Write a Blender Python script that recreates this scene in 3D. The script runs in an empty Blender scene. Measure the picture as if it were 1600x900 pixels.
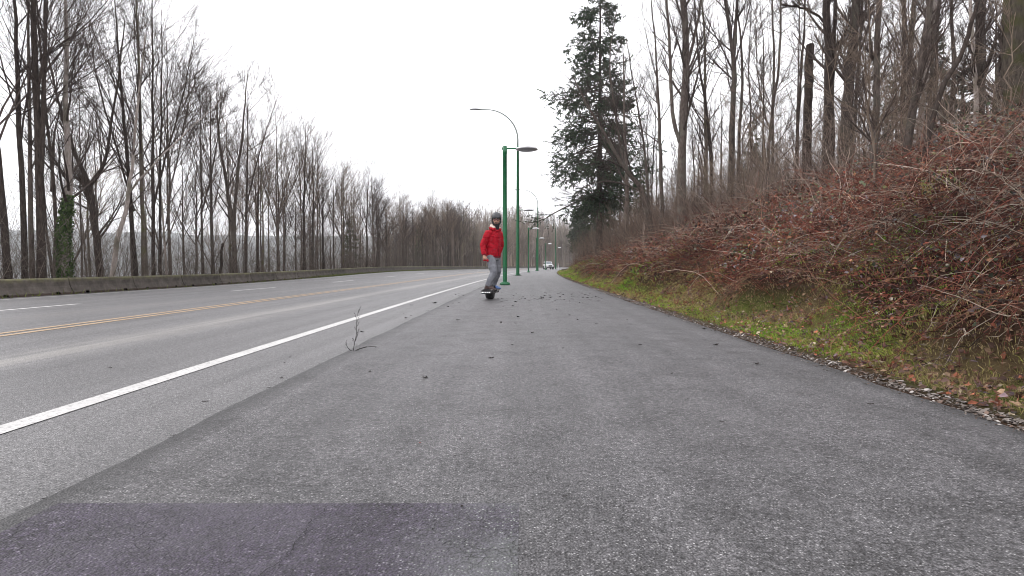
import bpy, bmesh, math
import numpy as np
from mathutils import Vector, Matrix
R_ = math.radians
scene = bpy.context.scene
COL = scene.collection

# ------------------------------------------------------------------ camera
cam_d = bpy.data.cameras.new("camera"); cam = bpy.data.objects.new("camera", cam_d); COL.objects.link(cam)
cam.location = (0, 0, 0.76); cam.rotation_euler = (R_(90 - 2.16), 0, 0)
cam_d.sensor_width = 36; cam_d.lens = 20.25; cam_d.clip_start = 0.05; cam_d.clip_end = 9000
scene.camera = cam
# ------------------------------------------------------------------ sky and sun (bright overcast)
SUN_EL, SUN_AZ = R_(42), R_(-75)          # azimuth from +Y, clockwise positive
world = bpy.data.worlds.new("World"); scene.world = world; world.use_nodes = True
wn = world.node_tree; wn.nodes.clear()
out = wn.nodes.new('ShaderNodeOutputWorld'); bg = wn.nodes.new('ShaderNodeBackground')
sky = wn.nodes.new('ShaderNodeTexSky'); sky.sky_type = 'NISHITA'; sky.sun_disc = False
sky.sun_elevation = SUN_EL; sky.sun_rotation = SUN_AZ; sky.dust_density = 3
cl = wn.nodes.new('ShaderNodeTexNoise'); cl.inputs['Scale'].default_value = 1.3; cl.inputs['Detail'].default_value = 5
cr = wn.nodes.new('ShaderNodeValToRGB')
cr.color_ramp.elements[0].position = .3; cr.color_ramp.elements[0].color = (9.7, 9.65, 9.95, 1)
cr.color_ramp.elements[1].position = .7; cr.color_ramp.elements[1].color = (11.3, 11.2, 11.4, 1)
mx = wn.nodes.new('ShaderNodeMix'); mx.data_type = 'RGBA'; mx.inputs[0].default_value = .93
wn.links.new(cl.outputs['Fac'], cr.inputs[0])
wn.links.new(sky.outputs[0], mx.inputs[6]); wn.links.new(cr.outputs[0], mx.inputs[7])
wn.links.new(mx.outputs[2], bg.inputs[0]); bg.inputs[1].default_value = .1
wn.links.new(bg.outputs[0], out.inputs[0])
sun_d = bpy.data.lights.new("sun", 'SUN'); sun = bpy.data.objects.new("sun", sun_d); COL.objects.link(sun)
sun_d.energy = 0.7; sun_d.angle = R_(25); sun_d.color = (1, .97, .93)
sd = Vector((math.sin(SUN_AZ)*math.cos(SUN_EL), math.cos(SUN_AZ)*math.cos(SUN_EL), math.sin(SUN_EL)))
sun.rotation_euler = sd.to_track_quat('Z', 'Y').to_euler()
scene.view_settings.view_transform = 'Standard'; scene.view_settings.look = 'None'
scene.view_settings.gamma = 1; scene.view_settings.use_curve_mapping = False
scene.view_settings.exposure = 0.98
scene.cycles.use_denoising = True
scene.cycles.filter_width = 1.0
scene.cycles.max_bounces = 5; scene.cycles.diffuse_bounces = 3; scene.cycles.transparent_max_bounces = 8

# ------------------------------------------------------------------ mesh helpers
def tag(o, label=None, cat=None, group=None, kind=None):
    if label: o['label'] = label
    if cat: o['category'] = cat
    if group: o['group'] = group
    if kind: o['kind'] = kind
    return o
def empty(name, loc=(0, 0, 0), rz=0, sc=1, label=None, cat=None, group=None):
    o = bpy.data.objects.new(name, None); COL.objects.link(o); o.empty_display_size = .1
    o.location = loc; o.rotation_euler = (0, 0, rz); o.scale = (sc, sc, sc) if not hasattr(sc, '__len__') else sc
    return tag(o, label, cat, group)
def link(name, me, parent=None):
    o = bpy.data.objects.new(name, me); COL.objects.link(o)
    if parent is not None: o.parent = parent
    return o
def npmesh(name, V, F, mat=None, col=None, smooth=True, uv=None, attrs=None):
    """F: list of int arrays (n,3) or (n,4); col (nv,3) ; uv (nv,2)"""
    me = bpy.data.meshes.new(name)
    V = np.asarray(V, np.float32)
    F = [np.asarray(f, np.int32) for f in (F if isinstance(F, (list, tuple)) else [F]) if len(f)]
    idx = np.concatenate([f.ravel() for f in F]); tot = np.concatenate([np.full(len(f), f.shape[1], np.int32) for f in F])
    start = np.concatenate([[0], np.cumsum(tot)[:-1]]).astype(np.int32)
    me.vertices.add(len(V)); me.vertices.foreach_set('co', V.ravel())
    me.loops.add(len(idx)); me.loops.foreach_set('vertex_index', idx)
    me.polygons.add(len(tot)); me.polygons.foreach_set('loop_start', start); me.polygons.foreach_set('loop_total', tot)
    me.polygons.foreach_set('use_smooth', np.full(len(tot), smooth, bool))
    if uv is not None:
        l = me.uv_layers.new(name='UVMap'); l.data.foreach_set('uv', np.asarray(uv, np.float32)[idx].ravel())
    if col is not None:
        a = me.color_attributes.new('Col', 'FLOAT_COLOR', 'POINT')
        c = np.ones((len(V), 4), np.float32); c[:, :3] = col; a.data.foreach_set('color', c.ravel())
    for k, v in (attrs or {}).items():
        a = me.attributes.new(k, 'FLOAT', 'POINT'); a.data.foreach_set('value', np.asarray(v, np.float32))
    me.update(calc_edges=True)
    if mat: me.materials.append(mat)
    return me
def grid_faces(nu, nv):
    i = np.arange(nu - 1)[:, None] * nv + np.arange(nv - 1)[None, :]
    return np.stack([i, i + nv, i + nv + 1, i + 1], -1).reshape(-1, 4)
def tubes(P, R, S=3, cap=False):
    """P (N,K,3) centre lines, R (N,K) radii -> verts, quads"""
    P = np.asarray(P, float); R = np.asarray(R, float)
    if P.ndim == 2: P = P[None]; R = R[None]
    N, K, _ = P.shape
    T = np.gradient(P, axis=1); T /= np.linalg.norm(T, axis=2, keepdims=True) + 1e-9
    m = np.abs(T.mean(1)); ref = np.zeros((N, 3)); ref[np.arange(N), m.argmin(1)] = 1
    n = np.cross(T, ref[:, None]); n /= np.linalg.norm(n, axis=2, keepdims=True) + 1e-9
    b = np.cross(T, n)
    a = np.arange(S) * 2 * np.pi / S
    V = P[:, :, None] + R[:, :, None, None] * (np.cos(a)[None, None, :, None] * n[:, :, None] + np.sin(a)[None, None, :, None] * b[:, :, None])
    base = (np.arange(N)[:, None, None] * K + np.arange(K - 1)[None, :, None]) * S
    j = np.arange(S)[None, None]; j2 = (j + 1) % S
    Q = np.stack([base + j, base + j2, base + S + j2, base + S + j], -1).reshape(-1, 4)
    V = V.reshape(-1, 3)
    if cap:
        c0 = len(V); V = np.concatenate([V, P[:, 0], P[:, -1]])
        tr = []
        for i in range(N):
            for s in range(S):
                s2 = (s + 1) % S
                tr += [(c0 + i, i*K*S + s2, i*K*S + s), (c0 + N + i, (i*K + K-1)*S + s, (i*K + K-1)*S + s2)]
        t = np.array(tr); return V, [Q, t]
    return V, Q
class Buf:
    def __init__(s): s.V = []; s.F = []; s.C = []; s.n = 0
    def add(s, V, F, c=None):
        V = np.asarray(V, float)
        if not isinstance(F, (list, tuple)): F = [F]
        s.V.append(V); s.F += [np.asarray(f) + s.n for f in F]; s.n += len(V)
        if c is not None: s.C.append(np.broadcast_to(np.asarray(c, float), (len(V), 3)))
        return s
    def box(s, c, d, rot=None, col=None):
        v = np.array([[x, y, z] for x in (-.5, .5) for y in (-.5, .5) for z in (-.5, .5)]) * np.array(d)
        if rot is not None: v = v @ np.array(rot).T
        return s.add(v + np.array(c), np.array([[0, 1, 3, 2], [4, 6, 7, 5], [0, 4, 5, 1], [2, 3, 7, 6], [0, 2, 6, 4], [1, 5, 7, 3]]), col)
    def tube(s, P, R, S=12, c=None):
        P = np.asarray(P, float); R = np.broadcast_to(np.asarray(R, float), (len(P),))
        V, F = tubes(P, R, S, True); return s.add(V, F, c)
    def lathe(s, prof, S=24, c=None, loc=(0, 0, 0)):
        prof = np.array(prof, float); a = np.arange(S) * 2*np.pi/S; K = len(prof)
        V = np.stack([prof[:, 0][:, None]*np.cos(a), prof[:, 0][:, None]*np.sin(a), np.repeat(prof[:, 1][:, None], S, 1)], -1).reshape(-1, 3)
        i = np.arange(K-1)[:, None]*S; j = np.arange(S)[None]; j2 = (j+1) % S
        Q = np.stack([i+j, i+j2, i+S+j2, i+S+j], -1).reshape(-1, 4)
        return s.add(V + np.array(loc), Q, c)
    def ell(s, c, r, rot=None, nu=16, nv=12, col=None):
        th = np.linspace(0, np.pi, nv); ph = np.arange(nu)*2*np.pi/nu
        V = np.stack([np.sin(th)[:, None]*np.cos(ph), np.sin(th)[:, None]*np.sin(ph), np.repeat(np.cos(th)[:, None], nu, 1)], -1).reshape(-1, 3)*np.array(r)
        if rot is not None: V = V @ np.array(rot).T
        i = np.arange(nv-1)[:, None]*nu; j = np.arange(nu)[None]; j2 = (j+1) % nu
        return s.add(V + np.array(c), np.stack([i+j, i+nu+j, i+nu+j2, i+j2], -1).reshape(-1, 4), col)
    def build(s, name, mat=None, smooth=True):
        return npmesh(name, np.concatenate(s.V), s.F, mat, np.concatenate(s.C) if s.C else None, smooth)
    def obj(s, name, mat, parent=None, smooth=True, bevel=0):
        o = link(name, s.build(name, mat, smooth), parent)
        if bevel:
            m = o.modifiers.new('bevel', 'BEVEL'); m.width = bevel; m.segments = 2; m.limit_method = 'ANGLE'
        return o
def remeshed(buf, name, mat, parent, voxel=.01, smooth_it=4, decim=None):
    """fuse overlapping closed shells into one continuous skin"""
    me = buf.build(name); o = bpy.data.objects.new(name + '_tmp', me); COL.objects.link(o)
    bm = bmesh.new(); bm.from_mesh(me); bmesh.ops.remove_doubles(bm, verts=bm.verts, dist=1e-5); bmesh.ops.recalc_face_normals(bm, faces=bm.faces); bm.to_mesh(me); bm.free()
    m = o.modifiers.new('r', 'REMESH'); m.mode = 'VOXEL'; m.voxel_size = voxel; m.use_smooth_shade = True
    if smooth_it:
        m = o.modifiers.new('s', 'SMOOTH'); m.factor = .5; m.iterations = smooth_it
    dg = bpy.context.evaluated_depsgraph_get(); dg.update()
    me2 = bpy.data.meshes.new_from_object(o.evaluated_get(dg)); me2.name = name
    bpy.data.objects.remove(o); bpy.data.meshes.remove(me)
    me2.materials.clear(); me2.materials.append(mat)
    return link(name, me2, parent)

# ------------------------------------------------------------------ materials
def mat(name, color=(.5, .5, .5), rough=.7, metal=0, spec=.5, emit=0):
    m = bpy.data.materials.new(name); m.use_nodes = True
    b = m.node_tree.nodes['Principled BSDF']
    b.inputs['Base Color'].default_value = (*color, 1); b.inputs['Roughness'].default_value = rough
    b.inputs['Metallic'].default_value = metal; b.inputs['Specular IOR Level'].default_value = spec
    if emit: b.inputs['Emission Color'].default_value = (1, 1, 1, 1); b.inputs['Emission Strength'].default_value = emit
    return m
class NT:
    def __init__(s, m): s.t = m.node_tree; s.b = s.t.nodes['Principled BSDF']
    def n(s, ty, **k):
        x = s.t.nodes.new(ty)
        for a, v in k.items(): setattr(x, a, v)
        return x
    def l(s, a, b): s.t.links.new(a, b)
    def coord(s, which='Object', scale=(1, 1, 1)):
        c = s.n('ShaderNodeTexCoord'); mp = s.n('ShaderNodeMapping'); mp.inputs['Scale'].default_value = scale
        s.l(c.outputs[which], mp.inputs[0]); return mp.outputs[0]
    def noise(s, vec, scale, detail=3, rough=.55, dist=0):
        x = s.n('ShaderNodeTexNoise'); x.inputs['Scale'].default_value = scale; x.inputs['Detail'].default_value = detail
        x.inputs['Roughness'].default_value = rough; x.inputs['Distortion'].default_value = dist; s.l(vec, x.inputs['Vector']); return x.outputs['Fac']
    def voro(s, vec, scale, feature='F1', outp='Distance', rand=1):
        x = s.n('ShaderNodeTexVoronoi', feature=feature); x.inputs['Scale'].default_value = scale; x.inputs['Randomness'].default_value = rand
        s.l(vec, x.inputs['Vector']); return x.outputs[outp]
    def ramp(s, f, stops):
        x = s.n('ShaderNodeValToRGB'); e = x.color_ramp.elements
        while len(e) < len(stops): e.new(.5)
        for el, (p, c) in zip(e, stops):
            el.position = p; el.color = (*c, 1) if hasattr(c, '__len__') else (c, c, c, 1)
        s.l(f, x.inputs[0]); return x.outputs[0]
    def mix(s, f, a, b, mode='MIX'):
        x = s.n('ShaderNodeMix', data_type='RGBA', blend_type=mode)
        for sock, v in ((x.inputs[0], f), (x.inputs[6], a), (x.inputs[7], b)):
            if hasattr(v, 'links') or isinstance(v, bpy.types.NodeSocket): s.l(v, sock)
            elif hasattr(v, '__len__'): sock.default_value = (*v, 1)
            else: sock.default_value = v if sock == x.inputs[0] else (v, v, v, 1)
        return x.outputs[2]
    def math(s, op, a, b=0, c=None):
        x = s.n('ShaderNodeMath', operation=op)
        for i, v in enumerate((a, b, c)):
            if v is None: continue
            if isinstance(v, bpy.types.NodeSocket): s.l(v, x.inputs[i])
            else: x.inputs[i].default_value = v
        return x.outputs[0]
    def attr(s, name, outp='Color'):
        x = s.n('ShaderNodeAttribute', attribute_name=name); return x.outputs[outp]
    def bump(s, h, strength=.5, dist=.01):
        x = s.n('ShaderNodeBump'); x.inputs['Strength'].default_value = strength; x.inputs['Distance'].default_value = dist
        s.l(h, x.inputs['Height']); s.l(x.outputs[0], s.b.inputs['Normal'])
    def base(s, c): s.l(c, s.b.inputs['Base Color'])

def bark_mat(name, dark, light, pale=None, rough=.9):
    m = mat(name, dark, rough, spec=.06); t = NT(m)
    v = t.coord('Object', (1, 1, .22)); a = t.noise(v, 22, 5, .65)
    v2 = t.coord('Object'); b = t.noise(v2, 1.6, 3)
    c = t.ramp(a, [(.3, dark), (.7, light)])
    if pale: c = t.mix(t.ramp(b, [(.5, 0.), (.62, .8)]), c, pale)
    oi = t.n('ShaderNodeObjectInfo'); k = t.ramp(oi.outputs['Random'], [(0, .72), (1, 1.35)])
    c = t.mix(1.0, c, k, 'MULTIPLY'); t.base(c); t.bump(a, .7, .02); return m
M = {}
M['bark'] = bark_mat('bark', (.022, .017, .015), (.082, .065, .056))
M['bark_grey'] = bark_mat('grey_bark', (.034, .026, .023), (.13, .105, .092), (.11, .10, .082))
M['bark_pale'] = bark_mat('pale_bark', (.2, .165, .145), (.42, .37, .34), (.13, .12, .09))
M['bark_moss'] = bark_mat('mossy_bark', (.05, .04, .033), (.14, .118, .098), (.085, .085, .035))
M['twig'] = bark_mat('twig_bark', (.034, .026, .023), (.105, .083, .074))
M['twig_warm'] = bark_mat('warm_twig_bark', (.09, .065, .05), (.21, .165, .13))
def vcol_mat(name, rough=.8, spec=.25, trans=0):
    m = mat(name, rough=rough, spec=spec); t = NT(m); c = t.attr('Col')
    n = t.noise(t.coord('Object'), 30, 2)
    t.base(t.mix(1.0, c, t.ramp(n, [(.3, .75), (.7, 1.25)]), 'MULTIPLY'))
    if trans:
        t.b.inputs['Subsurface Weight'].default_value = 0
        tr = t.n('ShaderNodeBsdfTranslucent'); t.l(c, tr.inputs[0]); ms = t.n('ShaderNodeMixShader'); ms.inputs[0].default_value = trans
        o = t.t.nodes['Material Output']; t.l(t.b.outputs[0], ms.inputs[1]); t.l(tr.outputs[0], ms.inputs[2]); t.l(ms.outputs[0], o.inputs[0])
    return m
M['leaf'] = vcol_mat('leaf_surface', .7, .12, .2)
M['cane'] = vcol_mat('bramble_cane', .8, .08)
M['grass'] = vcol_mat('grass_blade', .7, .12, .3)
M['stone'] = vcol_mat('gravel_stone', .85, .3)

def asphalt(name, lo, hi, stone, agg=95, bumpy=1.0, rough=(.42, .62), edge=None, band=None, wet=None, crackle=0, tint_mottle=None, under=None):
    m = mat(name, rough=.7, spec=.4); t = NT(m); v = t.coord('Object')
    big = t.noise(v, .35, 4, .6); med = t.noise(v, 5, 4, .6); fine = t.noise(v, 170, 2, .7)
    c = t.ramp(t.math('ADD', t.math('MULTIPLY', big, .55), t.math('MULTIPLY', med, .45)), [(.36, lo), (.62, hi)])
    vc = t.voro(v, agg, 'F1', 'Color'); vd = t.voro(v, agg, 'F1', 'Distance')
    sep = t.n('ShaderNodeSeparateColor'); t.l(vc, sep.inputs[0])
    st = t.ramp(sep.outputs[0], [(.70, 0.), (.74, 1.)])
    st = t.math('MULTIPLY', st, t.ramp(vd, [(.25, 1.), (.5, 0.)]))
    c = t.mix(t.math('MULTIPLY', st, .5), c, stone)
    dk = t.ramp(sep.outputs[1], [(.72, 0.), (.76, .55)])
    c = t.mix(dk, c, tuple(x*.35 for x in lo))
    c = t.mix(1.0, c, t.ramp(fine, [(.33, .28), (.67, 1.95)]), 'MULTIPLY')
    c = t.mix(1.0, c, t.ramp(t.noise(v, 42, 4, .85), [(.37, .55), (.63, 1.5)]), 'MULTIPLY')
    uvs = t.n('ShaderNodeUVMap'); sx = t.n('ShaderNodeSeparateXYZ'); t.l(uvs.outputs[0], sx.inputs[0]); U = sx.outputs[0]
    mp = t.n('ShaderNodeMapping'); mp.inputs['Scale'].default_value = (2.2, .05, 1); t.l(uvs.outputs[0], mp.inputs[0])
    streak = t.noise(mp.outputs[0], 1.6, 4, .6)
    c = t.mix(1.0, c, t.ramp(streak, [(.3, .78), (.7, 1.2)]), 'MULTIPLY')
    wob = t.math('MULTIPLY', t.math('SUBTRACT', t.noise(v, 2.5, 4, .7), .5), .35)
    if band:     # dusty strips between the wheel tracks: (offset, half width, strength, colour)
        for (uc, hw, s_, cc) in band:
            d = t.math('ABSOLUTE', t.math('SUBTRACT', t.math('ADD', U, wob), uc))
            k = t.math('MULTIPLY', t.math('SUBTRACT', 1, t.math('MINIMUM', t.math('DIVIDE', d, hw), 1)), s_)
            k = t.math('MULTIPLY', k, t.ramp(t.noise(mp.outputs[0], 3.1, 3), [(.33, .15), (.6, 1.)]))
            k = t.math('MULTIPLY', k, t.ramp(t.noise(v, 60, 3, .8), [(.35, .3), (.65, 1.)]))
            c = t.mix(k, c, cc)
    if edge:     # tar stained rim: (offset, width)
        for (uc, hw) in edge:
            d = t.math('ABSOLUTE', t.math('SUBTRACT', t.math('ADD', U, t.math('MULTIPLY', wob, .35)), uc))
            k = t.math('SUBTRACT', 1, t.math('MINIMUM', t.math('DIVIDE', d, hw), 1))
            c = t.mix(t.math('MULTIPLY', k, .75), c, (.028, .027, .028))
    h = t.math('ADD', t.math('MULTIPLY', vd, -1.0), t.math('MULTIPLY', fine, .6))
    lump = t.noise(v, 38, 3, .7)
    h = t.math('ADD', h, t.math('MULTIPLY', lump, 1.3))
    if crackle:
        cv = t.n('ShaderNodeMapping'); cv.inputs['Scale'].default_value = (1, 1.6, 1); t.l(v, cv.inputs[0])
        wv = t.n('ShaderNodeMix', data_type='RGBA', blend_type='LINEAR_LIGHT'); wv.inputs[0].default_value = .03
        nz = t.n('ShaderNodeTexNoise'); nz.inputs['Scale'].default_value = 20; t.l(cv.outputs[0], nz.inputs['Vector'])
        t.l(cv.outputs[0], wv.inputs[6]); t.l(nz.outputs['Color'], wv.inputs[7])
        e = t.voro(wv.outputs[2], 24, 'DISTANCE_TO_EDGE')
        ck = t.math('MULTIPLY', t.ramp(e, [(.02, 1.), (.09, 0.)]), t.ramp(t.noise(v, 3.2, 4, .65), [(.45, 0.), (.6, crackle)]))
        c = t.mix(ck, c, (.012, .011, .012)); h = t.math('SUBTRACT', h, t.math('MULTIPLY', ck, 1.5))
    if tint_mottle: c = t.mix(t.ramp(t.noise(v, 1.3, 4), [(.42, 0.), (.62, tint_mottle[3])]), c, tint_mottle[:3])
    if under: c = t.mix(1.0, c, t.ramp(t.math('ADD', U, t.math('MULTIPLY', wob, .3)), [(.0, 1.)]) if False else t.ramp(t.math('ADD', t.math('ADD', U, 1), t.math('MULTIPLY', wob, .35)), [(.62, (1., 1., 1.)), (.97, under)]), 'MULTIPLY')
    t.base(c); t.bump(h, .75*bumpy, .004)
    t.l(t.ramp(t.math('ADD', t.math('MULTIPLY', big, .5), t.math('MULTIPLY', med, .5)), [(.35, rough[0]), (.65, rough[1])]), t.b.inputs['Roughness'])
    return m
M['road'] = asphalt('road_asphalt', (.092, .089, .092), (.132, .128, .131), (.36, .35, .34), 150, 1.2,
    band=[(-4.1, .42, .8, (.36, .34, .315)), (-7.3, .5, .35, (.27, .25, .235)), (-10.5, .4, .3, (.25, .24, .23)), (-12.2, .6, .9, (.045, .036, .03))])
M['path'] = asphalt('path_asphalt', (.052, .050, .053), (.108, .103, .108), (.42, .41, .41), 135, 1.6, edge=[(-1.50, .17), (2.27, .14)], crackle=.4)
M['patch'] = asphalt('stitch_tint', (.024, .018, .030), (.040, .031, .050), (.20, .19, .21), 125, 1.6, crackle=.7, rough=(.42, .65), tint_mottle=(.085, .077, .094, .55), under=(1.8, 2.1, 1.65))  # tint of the camera stitching mark, mixed as a dark asphalt colour
def paint(name, c, wear):
    m = mat(name, c, .6); t = NT(m); v = t.coord('Object')
    w = t.math('MULTIPLY', t.ramp(t.noise(v, 45, 4, .75), [(wear - .08, 1.), (wear + .06, 0.)]), .75)
    g = t.noise(v, 3, 3)
    cc = t.mix(1.0, c, t.ramp(g, [(.3, .86), (.7, 1.05)]), 'MULTIPLY')
    t.base(t.mix(w, cc, (.17, .165, .165))); t.bump(t.noise(v, 120, 2), .5, .003); return m
M['white_paint'] = paint('white_road_paint', (.52, .51, .5), .43)
M['dash_paint'] = paint('dash_road_paint', (.55, .54, .53), .40)
M['worn_paint'] = paint('worn_white_road_paint', (.48, .47, .455), .47)
M['yellow_paint'] = paint('yellow_road_paint', (.47, .31, .16), .48)

def vn(x, y, seed=0):
    x = np.asarray(x, float); y = np.asarray(y, float)
    xi = np.floor(x); yi = np.floor(y); fx = x - xi; fy = y - yi; fx = fx*fx*(3-2*fx); fy = fy*fy*(3-2*fy)
    def h(a, b):
        s = np.sin(a*127.1 + b*311.7 + seed*74.7)*43758.5453; return s - np.floor(s)
    return (h(xi, yi)*(1-fx) + h(xi+1, yi)*fx)*(1-fy) + (h(xi, yi+1)*(1-fx) + h(xi+1, yi+1)*fx)*fy
def fbm(x, y, seed=0, o=4):
    s = 0; a = .5
    for i in range(o): s = s + a*vn(np.asarray(x)*2**i, np.asarray(y)*2**i, seed+i*13); a *= .5
    return s
def sst(a, b, x): t = np.clip((np.asarray(x, float)-a)/(b-a), 0, 1); return t*t*(3-2*t)

# ------------------------------------------------------------------ lie of the land (road runs away along +Y and bends right)
def cx(Y):
    Y = np.asarray(Y, float); q = .01*Y + .0005*np.clip(Y, 0, 400)**2
    return q + np.where(Y > 400, (Y-400)*.4, 0)
def zroad(u, Y):
    return sst(20, 55, Y)*.3*np.clip(-(np.asarray(u)+2.4)/10, 0, 1.1)
GU = [2.2, 2.6, 3, 3.5, 4, 5, 6, 8, 10, 12, 16, 30, 80, 400]; GZ = [0, .02, .07, .2, .38, .85, 1.35, 2.3, 2.95, 3.45, 4.1, 4.6, 5, 5]
def bank_amp(Y): return 1 - .68*sst(48, 105, Y)
def bram(u, Y):     # how far the bramble thicket covers the bank, 0..1
    edge = 3.15 + .9*(fbm(np.asarray(Y)*.45, np.asarray(u)*.3, 5)-.45)*2 + .8*sst(38, 65, Y)
    return sst(0, .55, np.asarray(u) - edge)*(1-sst(95, 120, Y))
def gz(u, Y, thick=True):
    u = np.asarray(u, float); Y = np.asarray(Y, float)
    r = np.interp(u, GU, GZ)*bank_amp(Y)
    r = r + np.where(u > 2.6, (fbm(u*.8, Y*.8, 3)-.47)*.35*np.clip(u-2.6, 0, 1.5) + (fbm(u*4, Y*4, 9)-.47)*.14*np.clip((u-2.6)*2, 0, 1), 0)
    if thick: r = r + bram(u, Y)*(.05 + .75*fbm(u*.9, Y*.9, 21)**1.2)
    d = np.clip(-u-13.2, 0, None)
    drop = -(d*.12 + np.clip(d-5, 0, 120)*.36)
    rise = np.interp(d, [0, 12, 25, 60, 200], [0, 1.4, .8, -14, -48])
    k = sst(85, 150, Y)
    l = drop*(1-k) + rise*k + (fbm(u*.5, Y*.5, 7)-.47)*.4*np.clip(d, 0, 1)
    z = np.where(u > 0, r, np.where(u < -13.2, l, 0)) + np.where(u < 0, zroad(u, Y), 0)
    return z
def W(u, Y, dz=0, thick=True):
    u, Y = np.broadcast_arrays(np.asarray(u, float), np.asarray(Y, float))
    return np.stack([cx(Y)+u, Y, gz(u, Y, thick)+dz], -1)
# ------------------------------------------------------------------ ground sheet
us = np.unique(np.concatenate([-np.geomspace(14, 2500, 46), np.linspace(-14, -12.6, 8), np.linspace(-12.5, 2.2, 12), np.arange(2.24, 6.6, .09), np.arange(6.6, 14, .22), np.geomspace(14, 2500, 44)]))
Ys = np.unique(np.concatenate([np.linspace(-60, -2, 14), np.arange(-2, 9, .11), np.arange(9, 30, .25), np.arange(30, 130, .9), np.geomspace(130, 4500, 46)]))
UU, YY = np.meshgrid(us, Ys, indexing='ij')
Z = gz(UU, YY)
inner = (UU < 2.23) & (UU > -12.95)
Z = np.where(inner, Z - .09, Z)
far = np.hypot(UU, YY)
Z = np.where((UU < -100), Z - np.clip((-UU-100)*.02, 0, 8), Z)
gV = np.stack([cx(YY)+UU, YY, Z], -1).reshape(-1, 3)
bm_ = bram(UU, YY).ravel(); gr_ = ((1-bm_.reshape(UU.shape))*sst(2.35, 2.7, UU)*(1-sst(14, 22, UU))).ravel()
M['ground'] = mat('bank_soil', rough=.95, spec=.04); t = NT(M['ground']); v = t.coord('Object')
soil = t.ramp(t.noise(v, 9, 5, .7), [(.3, (.035, .024, .018)), (.55, (.085, .055, .04)), (.75, (.15, .10, .075))])
moss = t.ramp(t.noise(v, 14, 4, .7), [(.3, (.05, .075, .015)), (.55, (.13, .165, .035)), (.75, (.24, .22, .09))])
red = t.ramp(t.noise(v, 24, 5, .75), [(.3, (.012, .007, .006)), (.55, (.035, .017, .013)), (.78, (.09, .042, .03))])  # bramble floor: shade beneath the canes is darkened into this litter colour
moss = t.mix(t.ramp(t.noise(v, 1.1, 4), [(.42, 0.), (.55, 1.)]), moss, t.mix(t.noise(v, 7, 3), (.20, .165, .075), (.11, .065, .045)))
val = t.ramp(t.noise(v, .06, 6, .8), [(.38, (.03, .04, .03)), (.52, (.07, .075, .055)), (.66, (.16, .15, .13))]); c = t.mix(t.attr('grass', 'Fac'), soil, moss); c = t.mix(t.attr('valley', 'Fac'), c, val); c = t.mix(t.attr('bramble', 'Fac'), c, red)
t.base(c); t.bump(t.noise(v, 18, 6, .8), 1.0, .08)
tag(link('ground', npmesh('ground', gV, grid_faces(len(us), len(Ys)), M['ground'], attrs={'grass': gr_, 'bramble': bm_, 'valley': sst(26, 60, -UU).ravel()})), kind='structure')

def ribbon(name, u0, u1, Y0, Y1, dz, m, nu=2, step=None, skirt=0, jag=0, kind='structure', seed=1):
    Yv = [Y0]
    while Yv[-1] < Y1: Yv.append(min(Y1, Yv[-1] + (step or max(.1, min(3, Yv[-1]*.03)))))
    Yv = np.array(Yv); uu = np.linspace(u0, u1, nu) if np.isscalar(nu) else np.array(nu); U, Y = np.meshgrid(uu, Yv, indexing='ij')
    U = U.copy()
    if jag: U[0] += (fbm(Yv*1.7, Yv*0, seed, 6)-.48)*jag; U[-1] += (fbm(Yv*1.7, Yv*0+5, seed+3, 6)-.48)*jag*1.5
    Zv = zroad(U, Y) + dz
    X = cx(Y) + U
    V = np.stack([X, Y, Zv], -1); UV = np.stack([U, Y], -1)
    if skirt:
        a = V[:1].copy(); a[..., 0] -= .035; a[..., 2] = zroad(U[:1], Y[:1]) - .01; b = V[-1:].copy(); b[..., 0] += .05; b[..., 2] -= skirt
        V = np.concatenate([a, V, b]); UV = np.concatenate([UV[:1], UV, UV[-1:]])
    me = npmesh(name, V.reshape(-1, 3), grid_faces(V.shape[0], len(Yv)), m, uv=UV.reshape(-1, 2), smooth=False)
    return link(name, me)
tag(ribbon('road', -13.0, -1.2, -12, 620, 0, M['road'], nu=[-13.0, -12.4, -11.5, -10.5, -9.5, -8.5, -7.5, -6.5, -5.5, -4.5, -3.5, -3.0, -2.4, -1.8, -1.2]), kind='structure')
tag(ribbon('path', -1.52, 2.27, -12, 420, .018, M['path'], nu=10, skirt=.07, jag=.06, step=None), kind='structure')
po = ribbon('stitch_tint_patch', -1.44, 0.0, -3, 1.775, .0195, M['patch'], nu=3, step=.03, jag=.012, seed=8); tag(po, kind='structure')  # added tinted sheet for a camera stitching mark, no real repair here
def line(name, u, w, Y0, Y1, m, dz=.004): return tag(ribbon(name, u-w/2, u+w/2, Y0, Y1, dz, m, nu=2), kind='structure')
line('near_edge_line', -2.4, .13, -12, 600, M['white_paint'])
line('yellow_line', -5.64, .09, -12, 600, M['yellow_paint']); line('second_yellow_line', -5.86, .09, -12, 600, M['yellow_paint'])
line('far_edge_line', -11.75, .10, -12, 600, M['worn_paint'])
dash = Buf()
for k in range(28):
    y0 = 8.2 + 9*k + (0.6 if k == 0 else 0)
    y0 = -0.55 + 9.05*k
    yy = np.linspace(y0, y0+3.1, 5)
    if yy[0] < -2: continue
    A = np.stack([cx(yy)-8.97, yy, zroad(-8.97, yy)+.004], -1); B = np.stack([cx(yy)-8.85, yy, zroad(-8.85, yy)+.004], -1)
    dash.add(np.concatenate([A, B]), grid_faces(2, 5))
tag(dash.obj('lane_dashes', M['dash_paint'], smooth=False), kind='structure')
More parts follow.
